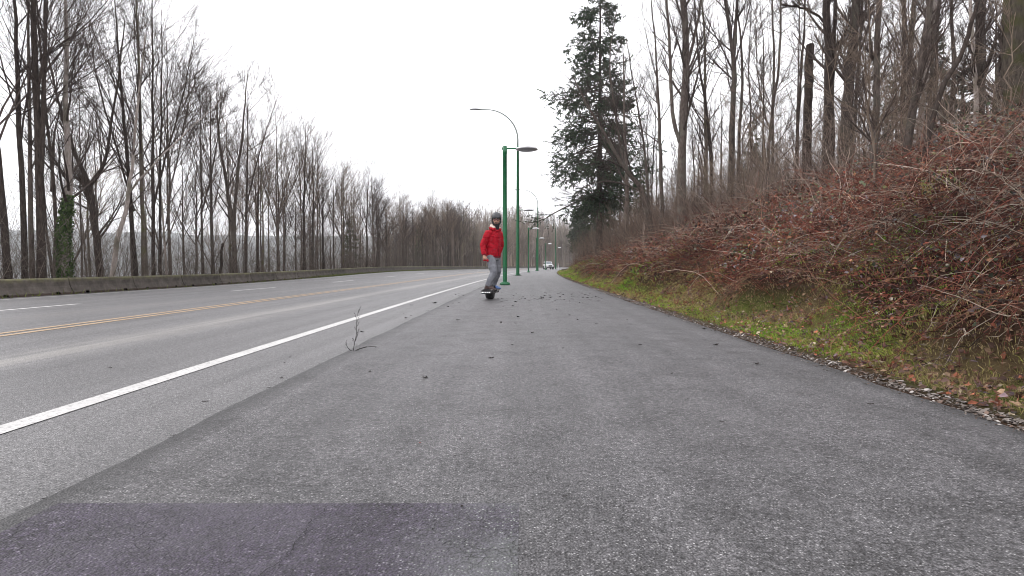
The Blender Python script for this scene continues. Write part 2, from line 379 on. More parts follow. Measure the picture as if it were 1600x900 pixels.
# crack in the dark tinted rectangle
rng = np.random.default_rng(4)
ck = Buf(); yy = np.linspace(1.25, 1.74, 40); xx = -.60 + (yy-1.25)*.12 + np.cumsum(rng.normal(0, .006, 40))
w = .0014*(.4+rng.random(40))
ck.add(np.concatenate([np.stack([xx-w, yy, 0*yy+.025], -1), np.stack([xx+w, yy, 0*yy+.025], -1)]), grid_faces(2, 40))
tag(ck.obj('pavement_crack', mat('crack_shadow', (.012, .011, .013), .9), smooth=False), kind='structure')

# ------------------------------------------------------------------ far hills across the valley
M['hill'] = mat('hill_woodland', rough=.95, spec=.1); t = NT(M['hill']); v = t.coord('Object')
t.base(t.mix(t.ramp(t.voro(v, .05, 'F1', 'Distance'), [(.08, .5), (.14, 0.)]), t.ramp(t.noise(v, .03, 6, .75), [(.35, (.03, .04, .03)), (.5, (.055, .06, .045)), (.66, (.13, .12, .10))]), (.5, .5, .5)))
a_ = np.linspace(R_(-75), R_(25), 240); rr = np.linspace(1150, 2300, 26)
AA, RR = np.meshgrid(a_, rr, indexing='ij')
hz = -60 + (150 + 34*(fbm(AA*9, RR*.002, 31)-.5) + 7*(fbm(AA*160, RR*.02, 33, 3)-.5))*sst(1150, 1800, RR)
tag(link('far_hills', npmesh('far_hills', np.stack([np.sin(AA)*RR, np.cos(AA)*RR, hz], -1).reshape(-1, 3), grid_faces(240, 26), M['hill'])), kind='structure')

# ------------------------------------------------------------------ haze in the valley air
hb = Buf().box((0, 1150, 45), (6400, 2600, 300))
HZ = bpy.data.materials.new('haze_air'); HZ.use_nodes = True; HZ.node_tree.nodes.clear()
ho = HZ.node_tree.nodes.new('ShaderNodeOutputMaterial'); hv = HZ.node_tree.nodes.new('ShaderNodeVolumePrincipled')
hv.inputs['Color'].default_value = (.93, .95, 1, 1); hv.inputs['Density'].default_value = .00042; hv.inputs['Anisotropy'].default_value = .3
HZ.node_tree.links.new(hv.outputs[0], ho.inputs['Volume'])
USE_HAZE = True

# ------------------------------------------------------------------ concrete roadside barrier, one segment each
M['concrete'] = mat('weathered_concrete', rough=.9, spec=.2); t = NT(M['concrete']); v = t.coord('Object')
c = t.ramp(t.noise(v, 3.5, 6, .7), [(.3, (.035, .029, .025)), (.55, (.075, .064, .056)), (.8, (.14, .125, .108))])
sx = t.n('ShaderNodeSeparateXYZ'); t.l(v, sx.inputs[0])
c = t.mix(t.math('MULTIPLY', t.ramp(sx.outputs[2], [(.33, 0.), (.43, 1.)]), t.ramp(t.noise(v, 6, 4), [(.35, .1), (.6, .7)])), c, (.13, .125, .06))
c = t.mix(t.ramp(t.math('ADD', sx.outputs[2], t.math('MULTIPLY', t.noise(v, 5, 3), .1)), [(.06, .85), (.15, 0.)]), c, (.05, .032, .024))
oi = t.n('ShaderNodeObjectInfo'); c = t.mix(1.0, c, t.ramp(oi.outputs['Random'], [(0, .8), (1, 1.2)]), 'MULTIPLY')
t.base(c); t.bump(t.noise(v, 40, 5, .7), .6, .01)
prof = np.array([(.23, 0), (.23, .07), (.20, .1), (.13, .24), (.105, .36), (.10, .41), (.075, .445), (.03, .455), (-.03, .455), (-.075, .445), (-.10, .41), (-.105, .36), (-.13, .24), (-.20, .1), (-.23, .07), (-.23, 0)])
L = 2.55; st = [0, .01, .42, .44, .56, .58, 1.24, 1.97, 1.99, 2.11, 2.13, L-.01, L]; sec = []
for k, s_ in enumerate(st):
    p = prof.copy()
    if k in (0, len(st)-1): p = p*np.array([.93, .985])
    if k in (3, 4, 8, 9): p[:, 1] = np.maximum(p[:, 1], .085); p[0, 0] = p[1, 0] = .205; p[-1, 0] = p[-2, 0] = -.205
    sec.append(np.stack([p[:, 0], np.full(16, s_), p[:, 1]], -1))
sec = np.array(sec); V = sec.reshape(-1, 3); F = grid_faces(len(st), 16)
caps = [np.array([[i, i+1, 14-i, 15-i] for i in range(7)]), np.array([[i, i+1, 14-i, 15-i] for i in range(7)])[:, ::-1] + (len(st)-1)*16]
seg_me = npmesh('concrete_barrier', V, [F]+caps, M['concrete'], smooth=False)
y = -9.9; first = True; n = 0
while y < 250:
    u0 = -12.6; sl = .01+.001*max(y, 0); dy = (L+.03)/math.sqrt(1+sl*sl)
    o = link('concrete_barrier', seg_me); x0 = float(cx(y))+u0; x1 = float(cx(y+dy))+u0
    z0 = float(zroad(u0, y)); z1 = float(zroad(u0, y+dy))
    o.location = (x0, y, z0-.01); o.rotation_euler = (math.atan2(z1-z0, dy), 0, -math.atan2(x1-x0, dy))
    px = 800+900*(x0+x1)/2/max(y+dy/2, 1); zl = next((b for a, b in ((60, 'under the leftmost dark trunks'), (140, 'in front of the ivy wrapped tree'), (200, 'in front of the widely forked tree'), (280, 'in front of the dense clump of trunks'), (345, 'between the clump and the twin trees'), (400, 'in front of the twin trees'), (545, 'between the twin trees and the olive conifer'), (690, 'right of the olive conifer'), (750, 'left of the rider')) if px < a), 'at the bend behind the rider and lamp posts')
    tag(o, 'low mossy topped concrete barrier segment '+zl, 'barrier', 'concrete barrier segments along the far side of the road')
    y += dy; n += 1

# ------------------------------------------------------------------ trees
def spawn(rng, P, R, n, t0, t1, ang, ratio, K, up=.1, wig=.12, rr=.6, rmin=.004, taper=.3, absL=None, tail=.55):
    N, Kp, _ = P.shape
    idx = np.repeat(np.arange(N), n); m = len(idx)
    t_ = rng.uniform(t0, t1, m)*(Kp-1); i = np.minimum(t_.astype(int), Kp-2); f = (t_-i)[:, None]
    p0 = P[idx, i]*(1-f) + P[idx, i+1]*f; r0 = R[idx, i]*(1-f[:, 0]) + R[idx, i+1]*f[:, 0]
    T = P[idx, i+1]-P[idx, i]; T /= np.linalg.norm(T, axis=1, keepdims=True)+1e-9
    q = rng.normal(size=(m, 3)); q -= (q*T).sum(1, keepdims=True)*T; q /= np.linalg.norm(q, axis=1, keepdims=True)+1e-9
    a = np.radians(rng.uniform(*ang, m))[:, None]; d = np.cos(a)*T + np.sin(a)*q
    Lp = np.linalg.norm(np.diff(P, axis=1), axis=2).sum(1)[idx]
    L = (absL if absL is not None else Lp*ratio)*rng.uniform(.6, 1.25, m)*(1-tail*(t_/(Kp-1)-t0)/(1-t0+1e-6)); st = (L/(K-1))[:, None]
    out = [p0]
    for k in range(K-1):
        out.append(out[-1]+d*st); d = d + rng.normal(size=(m, 3))*wig; d[:, 2] += up; d /= np.linalg.norm(d, axis=1, keepdims=True)
    Pn = np.stack(out, 1); rs = np.maximum(r0*rr, rmin)
    Rn = np.maximum(rs[:, None]*np.linspace(1, taper, K)[None], rmin*.6)
    return Pn, Rn
def smooth_path(pts, K):
    pts = np.array(pts, float); n = len(pts); t_ = np.linspace(0, n-1, K)
    if n < 3: return np.stack([np.interp(t_, np.arange(n), pts[:, j]) for j in range(pts.shape[1])], 1)
    out = []
    for tt in t_:
        i = min(int(tt), n-2); f = tt-i; p0 = pts[max(i-1, 0)]; p1 = pts[i]; p2 = pts[i+1]; p3 = pts[min(i+2, n-1)]
        out.append(.5*((2*p1)+(-p0+p2)*f+(2*p0-5*p1+4*p2-p3)*f*f+(-p0+3*p1-3*p2+p3)*f**3))
    return np.array(out)
def trunk_line(rng, H, r0, lean=(0, 0), wob=.25, K=14, base=(0, 0), bend=0, rtop=.12):
    z = np.linspace(0, 1, K); x = base[0]+lean[0]*z*H*(1+bend*(z-1)); y = base[1]+lean[1]*z*H
    w = np.cumsum(rng.normal(0, wob/K**.5*.35, (K, 2)), 0)*z[:, None]**.5
    P = np.stack([x+w[:, 0], y+w[:, 1], z*H-.35], -1)
    R = r0*(1-z*(1-rtop)); R[0] *= 1.5; R[1] *= 1.12
    return P, R
def tree_mesh(seed, H, r0, trunks=None, forks=0, n=(13, 7, 6, 3), t1=(.35, .97), ang1=(18, 42), up=.12, ratio=.42, twig=.0045, dense=1., sides=8, knots=True, m_tr='bark', m_tw='twig', ang2=(14, 42), custom=None, rtop=.12, wob=.5, lean=(0, 0)):
    rng = np.random.default_rng(seed)
    if custom is not None: TL = custom
    elif trunks: TL = [trunk_line(rng, H*rng.uniform(.8, 1), r0*rng.uniform(.65, 1), (ln*rng.uniform(.7, 1.2), rng.normal(0, .05)), wob, 14, (bx*.9, rng.normal(0, .25)), 0, rtop) for bx, ln in trunks]
    else: TL = [trunk_line(rng, H, r0, lean, wob, 14, rtop=rtop)]
    P = np.array([a for a, b in TL]); R = np.array([b for a, b in TL])
    tb = Buf(); V, Q = tubes(P, R, sides)
    # bark lumps
    tb.add(V + np.random.default_rng(seed+1).normal(0, 1, V.shape)*np.repeat(np.repeat(R.ravel(), sides), 1)[:, None]*.05, Q)
    for i in range(len(P)):     # broken tops
        e = P[i, -1]+(0, 0, .05); k = i*P.shape[1]*sides+(P.shape[1]-1)*sides
        tb.add(np.concatenate([V[k:k+sides], [e]]), np.array([[s, (s+1) % sides, sides] for s in range(sides)]))
    if forks:
        Pf, Rf = spawn(rng, P, R, forks, .3, .55, (14, 28), .62, 11, .06, .06, .75, .02, .2); V, Q = tubes(Pf, Rf, 6); tb.add(V, Q)
        P2 = [(P, R), (Pf, Rf)]
    else: P2 = [(P, R)]
    cb = Buf(); lv = []
    for (p, r) in P2:
        L1 = spawn(rng, p, r, max(2, int(n[0]*dense)), t1[0] if p is P else .2, t1[1], ang1, ratio, 8, up*.55, .05, .40, .009, .22, tail=.5); lv.append(L1)
    Lc = lv[:]
    for (p, r) in lv: V, Q = tubes(p, r, 5); (tb if False else cb).add(V, Q)
    for (p, r) in Lc:
        L2 = spawn(rng, p, r, n[1], .15, .92, ang2, .58, 6, up*.5, .045, .5, twig*1.5, .3, tail=.35); V, Q = tubes(*L2, 4); cb.add(V, Q)
        L3 = spawn(rng, *L2, n[2], .1, .9, (12, 38), .62, 4, up*.4, .05, .6, twig*.95, .4, tail=.2); V, Q = tubes(*L3, 3); cb.add(V, Q)
        if n[3]:
            L4 = spawn(rng, *L3, n[3], .1, .95, (18, 45), .65, 3, up*.4, .08, .7, twig*.7, .5, tail=.3); V, Q = tubes(*L4, 3); cb.add(V, Q)
    return tb.build('trunk', M[m_tr]), cb.build('crown', M[m_tw])
def place_tree(meshes, u, Y, H=1, rz=0, label='', name='bare_tree', cat='tree', group=None, zoff=0, extra=None, hscale=1, thick=False):
    p = W(u, Y, zoff, thick); r = empty(name, p, rz, (hscale, hscale, H), label, cat, group)
    for nm, me in zip(('trunk', 'crown'), meshes):
        if me is not None: link(nm, me, r)
    return r
def at(px, py, Y):      # a point seen at bearing px, height py when Y metres down the road
    return np.array([(px-800)/900*Y, Y, .76+(416-py)/900*Y])
def along(px, u):       # distance at which the line of offset u is met under bearing px
    b = (px-800)/900; return (-(.01-b)+math.copysign(math.sqrt((.01-b)**2-.002*u), 1))/.001 if u < 0 else None
def hero(lines, Y, name='bare_tree', label='', seed=1, mt='bark_grey', mw='twig', n=(15, 6, 5, 1), t1=(.3, .97), ang1=(20, 50), ratio=.42, up=.1, group=None, sides=9, twig=.0038, thick=False, cat='tree', crown=True, dY=None):
    x0 = (lines[0][0][0][0]-800)/900*Y; u = x0-float(cx(Y)); b = W(u, Y, 0, thick); cu = []; kf = .72 if group and 'bramble' in group else 1
    for (pts, r0, r1) in lines:
        Q = []
        for i, p in enumerate(pts):
            q = at(p[0], p[1], Y + (p[2] if len(p) > 2 else 0)) - b; Q.append(q)
        if (pts is lines[0][0]): Q[0][2] = -.35
        P = smooth_path(Q, 16); R = (r0+(r1-r0)*np.linspace(0, 1, 16))*kf
        if pts is lines[0][0]: R[0] *= 1.45; R[1] *= 1.1
        P[1:-1] += np.random.default_rng(seed*7).normal(0, .012, (14, 3)); cu.append((P, R))
    tm, cm = tree_mesh(seed, 10, .1, custom=cu, n=n, t1=t1, ang1=ang1, ratio=ratio, up=up, m_tr=mt, m_tw=mw, sides=sides, twig=twig)
    r = empty(name, b, 0, 1, label, cat, group); link('trunk', tm, r)
    if crown: link('crown', cm, r)
    return r, cu
# ---- left hand trees standing right behind the barrier
LG = 'bare trees standing behind the far barrier'
def left(px, u, top_px, H, r0, label, seed, mt='bark', mw='twig', lines=None, **k):
    Y = along(px, u); zb = float(gz(u, Y)); ytop = 416-(H+zb-.76)/Y*900
    base = (px, 430); pts = [base, (px+(top_px-px)*.3, 430+(ytop-430)*.33), (px+(top_px-px)*.72, 430+(ytop-430)*.66), (top_px, ytop)]
    r0 *= .72; ls = [(pts, r0, r0*.15)]
    for (pp, a, b_) in (lines or []): ls.append((pp, a*.75, b_))
    return hero(ls, Y, label=label, seed=seed, mt=mt, mw=mw, group=LG, **k)
left(16, -14.2, -30, 11, .15, 'dark trunk leaning left out of the picture, leftmost behind the barrier', 11)
left(40, -14.4, 34, 13, .12, 'straight dark tree, second trunk from the left edge of the photo', 12)
left(50, -15.4, 58, 12, .11, 'thin greyish tree close behind the second dark trunk from the left', 13, mt='bark_grey')
left(66, -14.0, 64, 14, .17, 'stout brown tree left of the ivy covered trunk, thickest of the left row', 14, lines=[([(67, 300), (75, 180), (82, 60), (84, -60)], .11, .02)])
left(94, -14.6, 66, 11.5, .09, 'dark tree leaning left between the stout brown tree and the ivy trunk', 15, lines=[([(84, 300), (95, 200, .3), (130, 80, .6)], .05, .01)])
ivy_root, ivy_c = hero([([(104, 430), (102, 360), (113, 290), (110, 190), (115, 60), (112, -90)], .145, .03)], along(104, -13.8), label='pale smooth tree with its lower trunk wrapped in green ivy', seed=16, mt='bark_pale', mw='twig', group=LG, ratio=.25)
left(128, -15.6, 133, 9, .05, 'slender sapling right beside the ivy wrapped tree', 17, mt='bark_grey', ratio=.2)
hero([([(159, 430), (153, 370), (147, 322), (143, 292)], .12, .10), ([(143, 294), (132, 262), (118, 225), (90, 120), (70, 10)], .085, .015), ([(143, 294), (158, 272), (170, 250), (188, 150), (205, 40)], .085, .015)], along(159, -14.6), label='dark tree that forks into a wide letter V low down', seed=18, mt='bark', group=LG, ratio=.4, t1=(.25, .97))
hero([([(170, 430), (186, 375), (203, 310), (213, 240), (224, 150), (236, 60)], .085, .02), ([(203, 305), (240, 262), (300, 205), (350, 160)], .04, .008)], along(170, -14.0), label='pale grey stem leaning right across the clump of dark trunks', seed=19, mt='bark_pale', group=LG, ratio=.25)
left(213, -14.8, 190, 11.3, .13, 'brown trunk on the left side of the dense clump of five', 20, lines=[([(212, 330), (190, 240), (160, 130), (150, 40)], .06, .012)])
left(226, -14.3, 224, 12.5, .13, 'moss streaked upright trunk in the middle of the dense clump', 21, mt='bark_moss')
left(240, -14.6, 248, 12, .11, 'near black straight trunk in the dense clump', 22, lines=[([(243, 320), (262, 250), (290, 160), (310, 70)], .06, .012)])
left(249, -15.2, 262, 11.5, .09, 'slim dark trunk on the right side of the dense clump', 23)
left(262, -15.6, 240, 10, .07, 'pale slanting stem crossing behind the dense clump', 24, mt='bark_pale')
left(266, -14.3, 268, 10.5, .08, 'grey limbed tree just right of the dense clump', 25, mt='bark_grey', lines=[([(262, 350), (275, 270), (300, 170), (318, 100)], .05, .01)])
left(317, -14.3, 318, 8.6, .09, 'lone grey tree with a V of two limbs between clump and twin trees', 26, mt='bark_grey', lines=[([(318, 330), (332, 280), (345, 215), (350, 160)], .05, .01)])
hero([([(368, 430), (366, 365), (358, 300), (347, 220), (344, 150)], .14, .02), ([(366, 370), (372, 290), (384, 200), (392, 120)], .10, .015)], along(368, -14.3), label='forked grey tree, left one of the twin trees', n=(11, 5, 5, 1), seed=27, mt='bark_grey', group=LG, ratio=.32)
left(384, -14.7, 392, 10, .12, 'dark upright tree, right one of the twin trees', 28, n=(11, 5, 5, 1), lines=[([(384, 340), (400, 270), (425, 190), (440, 150)], .06, .01)])
# broken snag
hero([([(343, 430), (346, 405), (349, 381)], .07, .05)], along(343, -14.0), name='tree_stump', cat='stump', label='short broken snag behind the barrier left of the twin trees', seed=29, mt='bark', crown=False, group=None)

# ---- the rest of the left row, individual copies of a dozen grown trees
protos = []
for i in range(4): protos.append(tree_mesh(40+i, 10, .11, n=(16, 6, 5, 0), ratio=.46, ang1=(14, 38), m_tr=('bark', 'bark_grey')[i % 2]))
for i in range(4): protos.append(tree_mesh(50+i, 10, .075, n=(14, 6, 4, 0), ratio=.36, m_tw='twig_warm', ang1=(15, 42), t1=(.38, .98), m_tr=('bark', 'bark_grey', 'bark_grey', 'bark_moss')[i], wob=.35))
for i in range(3): protos.append(tree_mesh(60+i, 10, .10, forks=3, n=(10, 6, 5, 0), ratio=.42, m_tw='twig_warm', m_tr=('bark_grey', 'bark')[i % 2]))
for i in range(2): protos.append(tree_mesh(70+i, 10, .085, trunks=[(-.3, -.08), (0, .02), (.3, .09), (.1, -.03)], n=(8, 6, 5, 2), ratio=.3))
def Hleft(Y): return np.interp(Y, [0, 20, 27, 40, 60, 85, 110, 140, 180, 240, 320], [12, 10.3, 9.6, 9.9, 8.9, 9.6, 11.4, 14, 18, 22, 26])
rng = np.random.default_rng(77); taken = [(along(p, -14.5), -14.5) for p in (16, 40, 50, 66, 94, 104, 128, 159, 213, 226, 240, 262, 317, 368, 384)]
n_left = 0; tries = 0
def leftlabel(u, Y):
    px = 800+900*(float(cx(Y))+u)/Y; back = ', set back' if u < -17 else ', by the barrier'
    for lim, t_ in ((250, 'thin bare tree behind the leftmost big trunks'), (400, 'thin bare tree beside or behind the twin trees'), (470, 'slender bare tree between the twin trees and the olive green conifer'), (545, 'slender bare tree just left of the olive green conifer'), (610, 'slender bare tree just right of the olive green conifer'), (660, 'slender bare tree left of the small thin conifer'), (700, 'slender bare tree right of the small thin conifer'), (745, 'slender bare tree left of the rider')):
        if px < lim: return t_+back
    return 'slender bare tree in line with the rider or the lamp posts'+back
while n_left < 155 and tries < 9000:
    tries += 1
    Y = float(2+104*rng.random()**1.12); u = float(-13.7-9*rng.random()**1.6)
    if Y < 29 and u > -16.5: continue
    if Y < 29 and rng.random() < .72: continue
    if 29 <= Y < 48 and rng.random() < .25: continue
    if any(abs(Y-a)*.55 < (.42 if Y < 60 else .3) and abs(u-b) < .5 for a, b in taken): continue
    taken.append((Y, u))
    H = float(Hleft(Y))*rng.uniform(.78, 1.08)*(1 if u > -17 else .98); k = int(rng.choice(len(protos), p=np.array([3, 3, 3, 3, 5, 5, 5, 5, 2, 2, 2, 2, 1.])/41))
    s_ = rng.uniform(.8, 1.1)
    place_tree(protos[k], u, Y, H/10, rng.uniform(0, 6.28), leftlabel(u, Y), group='slender bare trees in the row behind the barrier', hscale=s_*.95*(H/10)**.4, zoff=-.1)
    n_left += 1
# ---- far woodland beyond, one mass
def wood_protos(seed, n=5):
    out = []
    for i in range(n):
        r = np.random.default_rng(seed+i); P, R = trunk_line(r, 10, .085, wob=.5, K=6); P = P[None]; R = R[None]
        b = []; b.append(tubes(P, R, 4))
        A = spawn(r, P, R, 12, .25, .98, (12, 35), .3, 4, .1, .08, .5, .02, .4); b.append(tubes(*A, 3))
        B = spawn(r, *A, 5, .1, 1, (15, 45), .55, 3, .1, .1, .6, .013, .5); b.append(tubes(*B, 3))
        Cc = spawn(r, *B, 3, .1, 1, (15, 50), .7, 2, .1, .1, .7, .010, .5); b.append(tubes(*Cc, 3))
        bb = Buf(); [bb.add(v_, q_) for v_, q_ in b]; out.append((np.concatenate(bb.V), np.concatenate(bb.F)))
    return out
wp = wood_protos(300)
fw = Buf(); rng = np.random.default_rng(9)
tone = [np.array(c)*1.75 for c in ((.10, .08, .066), (.15, .12, .102), (.065, .052, .044), (.22, .187, .165), (.115, .10, .07))]
def add_wood(Y, u, H, w=1.):
    V, Q = wp[rng.integers(len(wp))]; a = rng.uniform(0, 6.28); c_, s_ = math.cos(a), math.sin(a)
    v_ = V*np.array([w, w, H/10]); v_ = np.stack([v_[:, 0]*c_-v_[:, 1]*s_, v_[:, 0]*s_+v_[:, 1]*c_, v_[:, 2]], -1) + W(u, Y, -.1)
    fw.add(v_, Q, tone[rng.choice(5, p=[.32, .26, .16, .12, .14])]*rng.uniform(.8, 1.2))
for i in range(1150):
    Y = 84+261*rng.random()**.9; u = -13.8-26*rng.random()**1.7
    add_wood(Y, u, Hleft(Y)*rng.uniform(.6, 1.05), rng.uniform(.9, 1.6))
for i in range(240):
    Y = 58+110*rng.random(); u = 13+60*rng.random(); V, Q = wp[rng.integers(len(wp))]; v_ = V*np.array([1.3, 1.3, rng.uniform(1.1, 1.7)]) + W(u, Y, -.1); fw.add(v_, Q, tone[rng.choice(5)]*.55)
M['wood'] = vcol_mat('far_woodland_bark', .95, .1)
tag(link('far_woodland', fw.build('far_woodland', M['wood'])), kind='stuff')

# ---- conifers
M['needle'] = vcol_mat('conifer_needles', .7, .06)
def conifer_mesh(seed, H, Rmax, t0=.12, nb=130, nl2=13, nc=7, card=(.16, .05), shape=.8, droop=-.05, gap=.25, side_bias=None, r0=.2, green=((.035, .048, .034), (.10, .115, .072)), m_tr='bark'):
    r = np.random.default_rng(seed)
    P, R = trunk_line(r, H, r0, wob=.2, K=16, rtop=.05); P = P[None]; R = R[None]
    tb = Buf(); tb.add(*tubes(P, R, 8))
    idx = np.sort(t0+(.995-t0)*r.random(nb)**1.25); prof_ = (1-idx)**shape*(.72+.28*np.sin(idx*38+seed)**2)*r.uniform(.6, 1.15, nb)
    prof_ *= np.where(idx < t0+.12, r.uniform(.3, 1, nb), 1)
    i = (idx*15).astype(int).clip(0, 14); f = (idx*15-i)[:, None]
    p0 = P[0, i]*(1-f)+P[0, i+1]*f; a = r.uniform(0, 2*np.pi, nb)
    L = Rmax*prof_+.06
    if side_bias is not None: L *= 1+side_bias[1]*np.cos(a-side_bias[0])
    d = np.stack([np.cos(a), np.sin(a), .18-.5*(1-idx)**1.2+r.normal(0, .1, nb)], -1); d /= np.linalg.norm(d, axis=1, keepdims=True)
    K = 8; pts = [p0]
    for k in range(K-1):
        pts.append(pts[-1]+d*(L/(K-1))[:, None]); d = d+r.normal(0, .05, (nb, 3)); d[:, 2] += droop if k < 4 else -droop*1.8; d /= np.linalg.norm(d, axis=1, keepdims=True)
    B = np.stack(pts, 1); RB = np.linspace(1, .2, K)[None]*(.012+.010*L)[:, None]
    tb2 = Buf(); tb2.add(*tubes(B, RB, 4))
    S = spawn(r, B, RB, nl2, .2, 1, (30, 62), .3, 4, -.05, .08, .5, .005, .5); S[0][..., 2] = S[0][..., 2]*1
    tb2.add(*tubes(*S, 3))
    keep = r.random(len(S[0])) > gap; SP = S[0][keep]
    m = len(SP)*nc; ii = np.repeat(np.arange(len(SP)), nc); t_ = r.uniform(.05, 1, m)*3; j = t_.astype(int).clip(0, 2); f = (t_-j)[:, None]
    c = SP[ii, j]*(1-f)+SP[ii, j+1]*f; T = SP[ii, j+1]-SP[ii, j]; T /= np.linalg.norm(T, axis=1, keepdims=True)+1e-9
    q = r.normal(size=(m, 3)); q[:, 2] *= .4; dd = T*1.0+q*.55; dd[:, 2] -= .22; dd /= np.linalg.norm(dd, axis=1, keepdims=True)
    n_ = np.cross(dd, r.normal(size=(m, 3))); n_ /= np.linalg.norm(n_, axis=1, keepdims=True)
    lf = np.clip(np.repeat(L, nl2)[keep][ii]/(.3*Rmax), .25, 1)[:, None]; ln = card[0]*r.uniform(.6, 1.4, m)[:, None]*lf; wd = card[1]*r.uniform(.6, 1.3, m)[:, None]*lf
    V = np.stack([c, c+dd*ln*.45+n_*wd, c+dd*ln, c+dd*ln*.45-n_*wd], 1).reshape(-1, 3)
    g = r.random((m, 1)); colr = np.array(green[0])*(1-g)+np.array(green[1])*g; colr = np.repeat(colr, 4, 0)
    fol = npmesh('foliage', V, np.arange(m*4).reshape(-1, 4), M['needle'], colr, smooth=False)
    return tb.build('trunk', M[m_tr]), tb2.build('limbs', M['twig']), fol
def place_conifer(ms, X, Y, label, H=1, rz=0, group=None, hs=1, name='conifer'):
    u = X-float(cx(Y)); r = empty(name, W(u, Y, 0, False), rz, (hs, hs, H), label, 'conifer', group)
    for nm, me in zip(('trunk', 'limb', 'foliage'), ms): link(nm, me, r)
    return r
big = conifer_mesh(5, 23.5, 7.0, .21, 330, 19, 22, (.17, .031), .78, -.08, .08, (math.pi, .12), .27, ((.026, .042, .028), (.08, .105, .06)))
place_conifer(big, (936-800)/900*44, 44, 'tall ragged conifer beside the path where the bramble bank begins')
cm1 = conifer_mesh(6, 10, 2.7, .08, 150, 12, 9, (.2, .045), 1.0, -.05, .15, None, .16)
cm3 = conifer_mesh(8, 10, 3.8, .36, 130, 14, 12, (.22, .05), .7, -.05, .1, None, .16)
cm2 = conifer_mesh(7, 10, 2.1, .10, 130, 10, 8, (.2, .04), .85, -.05, .3, None, .13, ((.04, .055, .03), (.11, .12, .06)))
for (px, u, Hh, lb) in ((548, -17.5, 6.3, 'scruffy olive green conifer among the left row of bare trees'), (655, -17, 7.2, 'small thin conifer in the left row, further along than the olive one'), (690, -18, 7.4, 'narrow green conifer in the left row closer to the rider')):
    Y = along(px, u); place_conifer(cm2, float(cx(Y))+u, Y, lb, Hh/10, px, hs=.75)
for k, (px, Y, Hh, hs_, lb) in enumerate(((812, 250, 27, 2.8, 'tall far conifer standing above the woodland behind the second lamp'), (838, 262, 25, 2.7, 'far conifer top right of the second tall lamp arm'), (806, 172, 4.5, .5, 'small dark green conifer low behind the tall lamp post base'), (918, 92, 12.5, 1.25, 'broad dark conifer overhanging the far path, nearest of the dark group'), (906, 112, 13.5, 1.25, 'broad dark conifer overhanging the far path, left one of the dark group'), (905, 132, 12, 1.2, 'broad dark conifer farthest back in the dark group by the path'), (944, 84, 12, 1.15, 'dark conifer half hidden behind the tall ragged conifer'))):
    place_conifer(cm3 if k > 2 else cm1, (px-800)/900*Y, Y, lb, Hh/10, k*1.7, hs=hs_)
for k, (px, Y, Hh, hs_, lb) in enumerate(((1395, 30, 7.5, .9, 'young conifer seen between the two leaning trunks on the bank'), (1170, 52, 11, 1.1, 'thin conifer behind the bare trees in the middle of the bank'), (1000, 62, 11, 1.0, 'sparse conifer behind the arching tree'), (1500, 27, 6.5, 1.25, 'dark bushy conifer behind the thick trunks at upper right'), (1455, 36, 12, 1.2, 'tall conifer far back between the thick trunks and the pale trunk'))):
    place_conifer(cm2 if k < 3 else cm1, (px-800)/900*Y, Y, lb, Hh/10, k*2.1, hs=hs_)

# ---- trees on the right bank
RG = 'bare trees on the bramble bank'
hero([([(1066, 330), (1063, 260), (1065, 180), (1068, 90), (1062, 0), (1050, -140)], .30, .16), ([(1060, 225), (1048, 180), (1044, 110), (1040, 40), (1030, -60)], .14, .06), ([(1067, 120), (1085, 40), (1100, -60)], .12, .05)], 27, label='thick brown twin trunk, biggest tree left of the stump', seed=101, mt='bark_grey', group=RG, ratio=.3)
hero([([(1138, 330), (1140, 240), (1142, 150), (1141, 90), (1128, 10), (1118, -100)], .2, .06), ([(1141, 92), (1145, 20), (1150, -90)], .12, .05)], 24, label='tall trunk dividing in two near the top, right of the thick twin trunk', seed=102, mt='bark_grey', group=RG, ratio=.28)
hero([([(1258, 280), (1257, 200), (1258, 130), (1259, 75)], .15, .13)], 20, name='tree_stump', cat='stump', label='tall dead limbless trunk broken off square at the top', seed=103, mt='bark', crown=False)
hero([([(1288, 280), (1290, 190), (1289, 110), (1284, 50), (1280, -20), (1276, -140)], .22, .13), ([(1281, 42), (1262, 26), (1238, 18), (1213, 15)], .06, .04), ([(1296, 260), (1294, 150), (1295, 60), (1297, -60)], .12, .07)], 19, label='dark double trunk with one bare stub branch pointing left', seed=104, mt='bark', group=RG, ratio=.25)
hero([([(1312, 270), (1317, 190), (1321, 120), (1327, 40), (1333, -100)], .26, .15), ([(1322, 110), (1340, 40), (1350, -60)], .06, .03)], 18, label='rough brown trunk just right of the dark double trunk', seed=105, mt='bark_grey', group=RG, ratio=.25)
hero([([(1358, 330), (1360, 250), (1362, 170), (1362, 80), (1364, 0), (1366, -150)], .105, .06), ([(1364, 130, .2), (1350, 60), (1346, -30)], .04, .02)], 12, label='slim grey banded trunk standing nearest on the bank', seed=106, mt='bark_grey', group=RG, ratio=.18, t1=(.2, .97))
hero([([(1408, 300), (1412, 230), (1424, 150), (1432, 95), (1438, 30), (1450, -110)], .135, .07)], 13.2, label='smooth grey trunk leaning gently right, beside the pale one', seed=107, mt='bark_grey', group=RG, ratio=.2)
hero([([(1428, 280), (1433, 190), (1440, 100), (1450, 0), (1458, -120)], .15, .08)], 21, label='palest pinkish trunk between the leaning grey and the diagonal dark one', seed=108, mt='bark_pale', group=RG, ratio=.2)
hero([([(1422, 250), (1455, 170), (1492, 85), (1512, 20), (1540, -110)], .07, .045)], 11.5, label='thin black trunk slanting steeply up to the right', seed=109, mt='bark', group=RG, ratio=.15, n=(7, 5, 4, 2))
